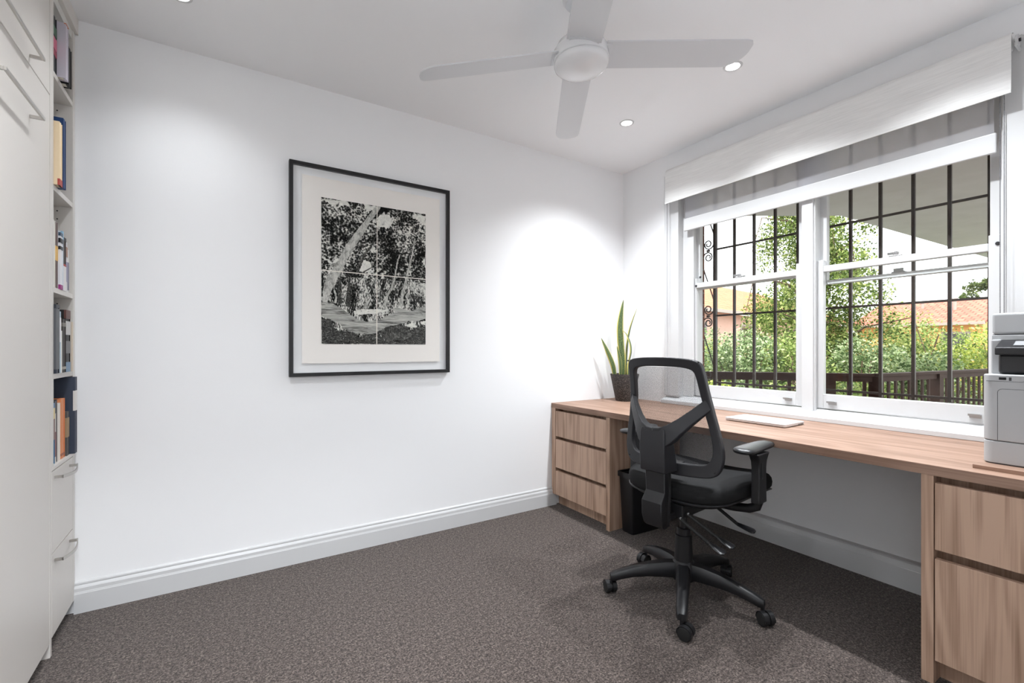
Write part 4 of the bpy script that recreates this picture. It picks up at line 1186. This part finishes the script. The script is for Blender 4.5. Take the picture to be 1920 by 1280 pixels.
LEAF = [leafmat('shrub_leaves_olive', [(78, 98, 52), (128, 150, 84), (168, 184, 112), (206, 212, 150)]),
        leafmat('shrub_leaves_grey_green', [(64, 84, 52), (116, 138, 92), (166, 184, 138), (214, 222, 186)]),
        leafmat('shrub_leaves_bright', [(90, 112, 46), (146, 166, 76), (188, 196, 98), (216, 214, 130)]),
        leafmat('birch_leaves', [(50, 68, 36), (92, 112, 58), (134, 150, 84), (186, 192, 126)]),
        leafmat('conifer_leaves', [(52, 66, 40), (84, 98, 58), (120, 130, 82)])]
M['bark'] = plain('pale_bark', srgb(150, 140, 126), .8, var=.4, vscale=20)
M['twig'] = plain('brown_twigs', srgb(92, 74, 58), .8)
def shrub(lb, x, y, ztop, rad, mt, n, seed, size=.056, nb=9, cat='shrub'):
    r = random.Random(seed); g0 = -1.3
    t = thing('garden_shrub', lb, cat, (x, y, g0), group='garden shrubs')
    blobs = []
    for k in range(nb):
        q = r.uniform(.28, .5) * rad
        a = r.uniform(0, 2 * PI); d = r.uniform(.1, .75) * rad
        h = ztop - q - r.random() * (ztop + .3) * .75
        blobs.append((x + math.cos(a) * d, y + math.sin(a) * d, h, q * 1.15, q * 1.1))
    blobs.append((x, y, ztop - .42 * rad, .42 * rad, .42 * rad))
    blobs.append((x, y, (ztop + g0) / 2, rad * .8, (ztop - g0) * .5))
    foliage('foliage', LEAF[mt], t, blobs, int(n * 2), size, seed, .25, .5)
    m = MB()
    for k in range(5):
        a = r.uniform(0, 2 * PI)
        m.tube([(x + .06 * math.cos(a), y + .06 * math.sin(a), g0), (x + rad * .2 * math.cos(a), y + rad * .2 * math.sin(a), (g0 + ztop) / 2), (x + rad * .5 * math.cos(a), y + rad * .5 * math.sin(a), ztop - .45 * rad)], lambda u: .03 - .02 * u, 6)
    m.build('stems', M['twig'], t, smooth=True)
    return t
SH = [('bright olive shrub at the left window edge below the left tiled roof', 8.3, 5.75, 1.30, 1.0, 2, 7000, 11),
      ('grey green shrub second from the left in the left window', 8.1, 4.85, 1.50, .95, 1, 8000, 12),
      ('olive shrub under the birch in the left window', 8.3, 4.05, 1.42, .9, 0, 7000, 13),
      ('grey green shrub beside the centre mullion in the right window', 8.9, 3.4, 1.32, .85, 1, 6500, 14),
      ('rounded dark olive shrub under the right tiled roof', 11.6, 3.55, 1.92, 1.15, 0, 7000, 15),
      ('pale grey green shrub above the deck railing post in the right window', 9.9, 2.72, 1.08, .85, 1, 6500, 16),
      ('bright yellow green shrub at the right window edge', 12.6, 2.55, 1.55, 1.1, 2, 7000, 17),
      ('tall olive shrub far right beyond the printer', 14.5, 2.85, 1.75, 1.2, 0, 5000, 18),
      ('low bright green shrub behind the railing in the left window', 6.9, 4.6, .62, .8, 2, 5000, 19),
      ('low olive shrub behind the railing corner post', 7.7, 2.75, .72, .75, 0, 5000, 20)]
for a in SH: shrub(*a)

# weeping birch behind the mullion
bx, by = 10.1, 4.45
t = thing('birch_tree', 'tall weeping birch tree seen on both sides of the window mullion', 'tree', (bx, by, -1.3), group='garden trees')
r = random.Random(3)
m = MB()
m.tube([(bx, by, -1.3), (bx + .05, by, .6), (bx - .05, by + .05, 2.2), (bx + .02, by, 3.9), (bx, by, 5.0)], lambda u: .13 - .11 * u, 10)
m.build('trunk', M['bark'], t, smooth=True)
blobs = []
for k in range(15):
    a = 2 * PI * k / 15 * 2.4; z0 = 1.0 + 3.3 * ((k * .37) % 1)
    L_ = r.uniform(.75, 1.35) * (1.15 - .16 * max(0, z0 - 2))
    e = Vector((bx + L_ * math.cos(a), by + L_ * math.sin(a), z0 + .45))
    mm = MB().tube([(bx, by, z0 - .3), ((bx + e.x) / 2, (by + e.y) / 2, z0 + .3), tuple(e), (e.x + .2 * math.cos(a), e.y + .2 * math.sin(a), z0 - .3)], lambda u: .028 - .023 * u, 6)
    mm.build('branch', M['twig'], t, smooth=True)
    for j in range(4):
        q = (j + .6) / 4
        blobs.append((bx + (e.x - bx) * q * 1.12 + r.gauss(0, .1), by + (e.y - by) * q * 1.12 + r.gauss(0, .1), z0 + .3 - r.uniform(0, .7), r.uniform(.26, .42), r.uniform(.36, .68)))
foliage('foliage', LEAF[3], t, blobs, 42000, .058, 5, .7, .1)

t = thing('far_tree', 'dark rounded tree rising behind the right tiled roof', 'tree', (44, 9.3, -1.3), group='garden trees')
r = random.Random(8); fb = []
for k in range(16):
    fb.append((44 + r.uniform(-1.3, 1.3), 8.6 + r.uniform(-2.2, 1.4), 4.4 + r.uniform(-1.6, 1.5) , r.uniform(.5, .85), r.uniform(.4, .7)))
foliage('foliage', LEAF[4], t, fb, 6000, .22, 9, .1, .3)
MB().tube([(44, 9.3, -1.3), (44, 9.2, 2), (44, 8.9, 4.6)], lambda u: .25 - .15 * u, 8).build('trunk', M['twig'], t, smooth=True)

def tiles(name, c1, c2, row=.32):
    m, nt, out = mat(name); L = nt.links.new
    uv = N(nt, 'UVMap'); b = N(nt, 'TexBrick'); L(uv.outputs[0], b.inputs['Vector'])
    b.inputs['Scale'].default_value = 1; b.inputs['Brick Width'].default_value = .3; b.inputs['Row Height'].default_value = row
    b.inputs['Mortar Size'].default_value = .03; b.inputs['Color1'].default_value = srgb(*c1); b.inputs['Color2'].default_value = srgb(*c2)
    b.inputs['Mortar'].default_value = tuple(c * .55 for c in srgb(*c2)[:3]) + (1,)
    p = N(nt, 'BsdfPrincipled'); p.inputs['Roughness'].default_value = .8; L(b.outputs[0], p.inputs['Base Color']); L(p.outputs[0], out.inputs[0]); return m
def roofslope(par, e0, e1, r1, r0, mt, nm='roof'):
    me = bpy.data.meshes.new(nm); off = Vector(par.location)
    P = [Vector(p) for p in (e0, e1, r1, r0)]
    nrm = (P[1] - P[0]).cross(P[3] - P[0]).normalized()
    if nrm.z < 0: nrm = -nrm
    Q = P + [p - nrm * .08 for p in P]
    me.from_pydata([tuple(p - off) for p in Q], [], [(0, 1, 2, 3), (7, 6, 5, 4), (0, 4, 5, 1), (1, 5, 6, 2), (2, 6, 7, 3), (3, 7, 4, 0)])
    ul = me.uv_layers.new(name='UVMap')
    d = (P[1] - P[0]).normalized(); up = nrm.cross(d)
    for lp in me.loops:
        q = Q[lp.vertex_index] - P[0]; ul.data[lp.index].uv = (q.dot(d), q.dot(up))
    me.materials.append(mt); o = bpy.data.objects.new(nm, me); COL.objects.link(o); o.parent = par
    return o
M['wbrick'] = plain('pinkish_house_brick', srgb(196, 160, 146), .85, var=.15, vscale=30)
M['wrender'] = plain('ochre_house_wall', srgb(206, 158, 96), .85, var=.08, vscale=4)
M['gut'] = plain('grey_gutter', srgb(150, 140, 132), .5)
M['hglass'] = plain('dark_house_window', (.06, .06, .06, 1), .2)
T1 = tiles('orange_roof_tiles', (208, 128, 84), (190, 108, 68)); T2 = tiles('red_roof_tiles', (206, 116, 92), (180, 92, 72))
e = Vector((.991, .131, 0)); nv = Vector((-.131, .991, 0)); E0 = Vector((10.5, 9.72, 0))
t = thing('house', 'brick house with orange tiled roof beyond the shrubs in the left window', 'house', tuple(E0) [:2] + (-1.3,), group='neighbouring houses')
def hp(s, d, z): v = E0 + e * s + nv * d; return (v.x, v.y, z)
roofslope(t, hp(0, 0, 2.6), hp(24, 0, 2.6), hp(20, 4.6, 4.72), hp(4, 4.6, 4.72), T1)
roofslope(t, hp(0, 9.2, 2.6), hp(24, 9.2, 2.6), hp(20, 4.6, 4.72), hp(4, 4.6, 4.72), T1)
m = MB(); c = E0 + e * 12 + nv * 4.6
m.obox((c.x, c.y, .62), tuple(e * 11.5), tuple(nv * 4.1), (0, 0, 1.92)); m.build('walls', M['wbrick'], t)
c = E0 + e * 12 + nv * .02
MB().obox((c.x, c.y, 2.55), tuple(e * 12), tuple(nv * .06), (0, 0, .06)).build('gutter', M['gut'], t)
for s in (4.5, 9, 14):
    c = E0 + e * s + nv * .48
    wn = MB().obox((c.x, c.y, 1.55), tuple(e * .8), tuple(nv * .04), (0, 0, .6)).build('window', M['gut'], t)
    MB().obox((c.x - nv.x * .03, c.y - nv.y * .03, 1.55), tuple(e * .72), tuple(nv * .02), (0, 0, .52)).build('pane', M['hglass'], wn)
t = thing('house', 'ochre walled house with red tiled roof at the right window edge', 'house', (32.4, 8.6, -1.3), group='neighbouring houses')
roofslope(t, (28.3, 5.95, 2.3), (28.3, 11.2, 2.3), (32.4, 11.2, 3.62), (32.4, 5.95, 3.62), T2)
roofslope(t, (36.5, 5.95, 2.3), (36.5, 11.2, 2.3), (32.4, 11.2, 3.62), (32.4, 5.95, 3.62), T2)
MB().extrude([(28.7, -1.3), (36.1, -1.3), (36.1, 2.3), (32.4, 3.5), (28.7, 2.3)], 'y', 6.1, 11.0).build('walls', M['wrender'], t)
MB().box(28.2, 28.34, 5.95, 11.2, 2.2, 2.32).build('gutter', M['gut'], t)
wn = MB().box(28.66, 28.7, 6.5, 7.5, .6, 1.9).build('window', M['gut'], t)
MB().box(28.64, 28.66, 6.58, 7.42, .68, 1.82).build('pane', M['hglass'], wn)
for y, x in ((8.9, 31.2), (7.5, 30.6)):
    MB().lathe([(.07, 3.0), (.07, 3.5), (.12, 3.52), (.12, 3.6)], (x, y, 0), 10).build('roof_vent', M['gut'], t)

# ------------------------------------------------------------------ light
wd = bpy.data.worlds.new('sky'); SC.world = wd; wd.use_nodes = True
bg = wd.node_tree.nodes['Background']; bg.inputs[0].default_value = (.94, .97, 1.0, 1); bg.inputs[1].default_value = 1.7
s = bpy.data.lights.new('sun', 'SUN'); s.energy = 1.8; s.angle = R(3); s.color = (1, .95, .87)
so = bpy.data.objects.new('sun', s); COL.objects.link(so)
# high sun from behind the house
so.rotation_euler = Vector((.62, .30, -.72)).to_track_quat('-Z', 'Y').to_euler()
for (x, y), lb in DL:
    l = bpy.data.lights.new('downlight_beam', 'SPOT'); l.energy = (9 if y > 2 else 40) if x < 0 else 58; l.spot_size = R(128); l.spot_blend = 1; l.shadow_soft_size = .03; l.color = (.925, .962, 1)
    o = bpy.data.objects.new('downlight_beam', l); COL.objects.link(o); o.location = (x, y, HC - .012)
l = bpy.data.lights.new('hall_fill_light', 'AREA'); l.energy = 38; l.shape = 'DISK'; l.size = .4; l.color = (.925, .962, 1)  # unseen fill light added in the hall to brighten the room from behind the camera
o = bpy.data.objects.new('hall_fill_light', l); COL.objects.link(o); o.location = (.2, -.95, HC - .02)

# ------------------------------------------------------------------ camera
cd = bpy.data.cameras.new('camera'); cam = bpy.data.objects.new('camera', cd); COL.objects.link(cam)
cd.sensor_width = 36; cd.lens = 864.28 * 36 / 1920
cd.shift_y = 12.74 / 1920
cd.clip_start = .02; cd.clip_end = 300
cam.location = (0, 0, 1.14)
cam.rotation_euler = (R(90), 0, R(57.616 - 90))
SC.camera = cam
SC.view_settings.view_transform = 'Standard'; SC.view_settings.look = 'None'
SC.view_settings.exposure = 1.25; SC.view_settings.gamma = 1
try: SC.view_settings.use_curve_mapping = False
except Exception: pass
SC.cycles.max_bounces = 10; SC.cycles.diffuse_bounces = 6; SC.cycles.transparent_max_bounces = 16
SC.cycles.sample_clamp_indirect = 6
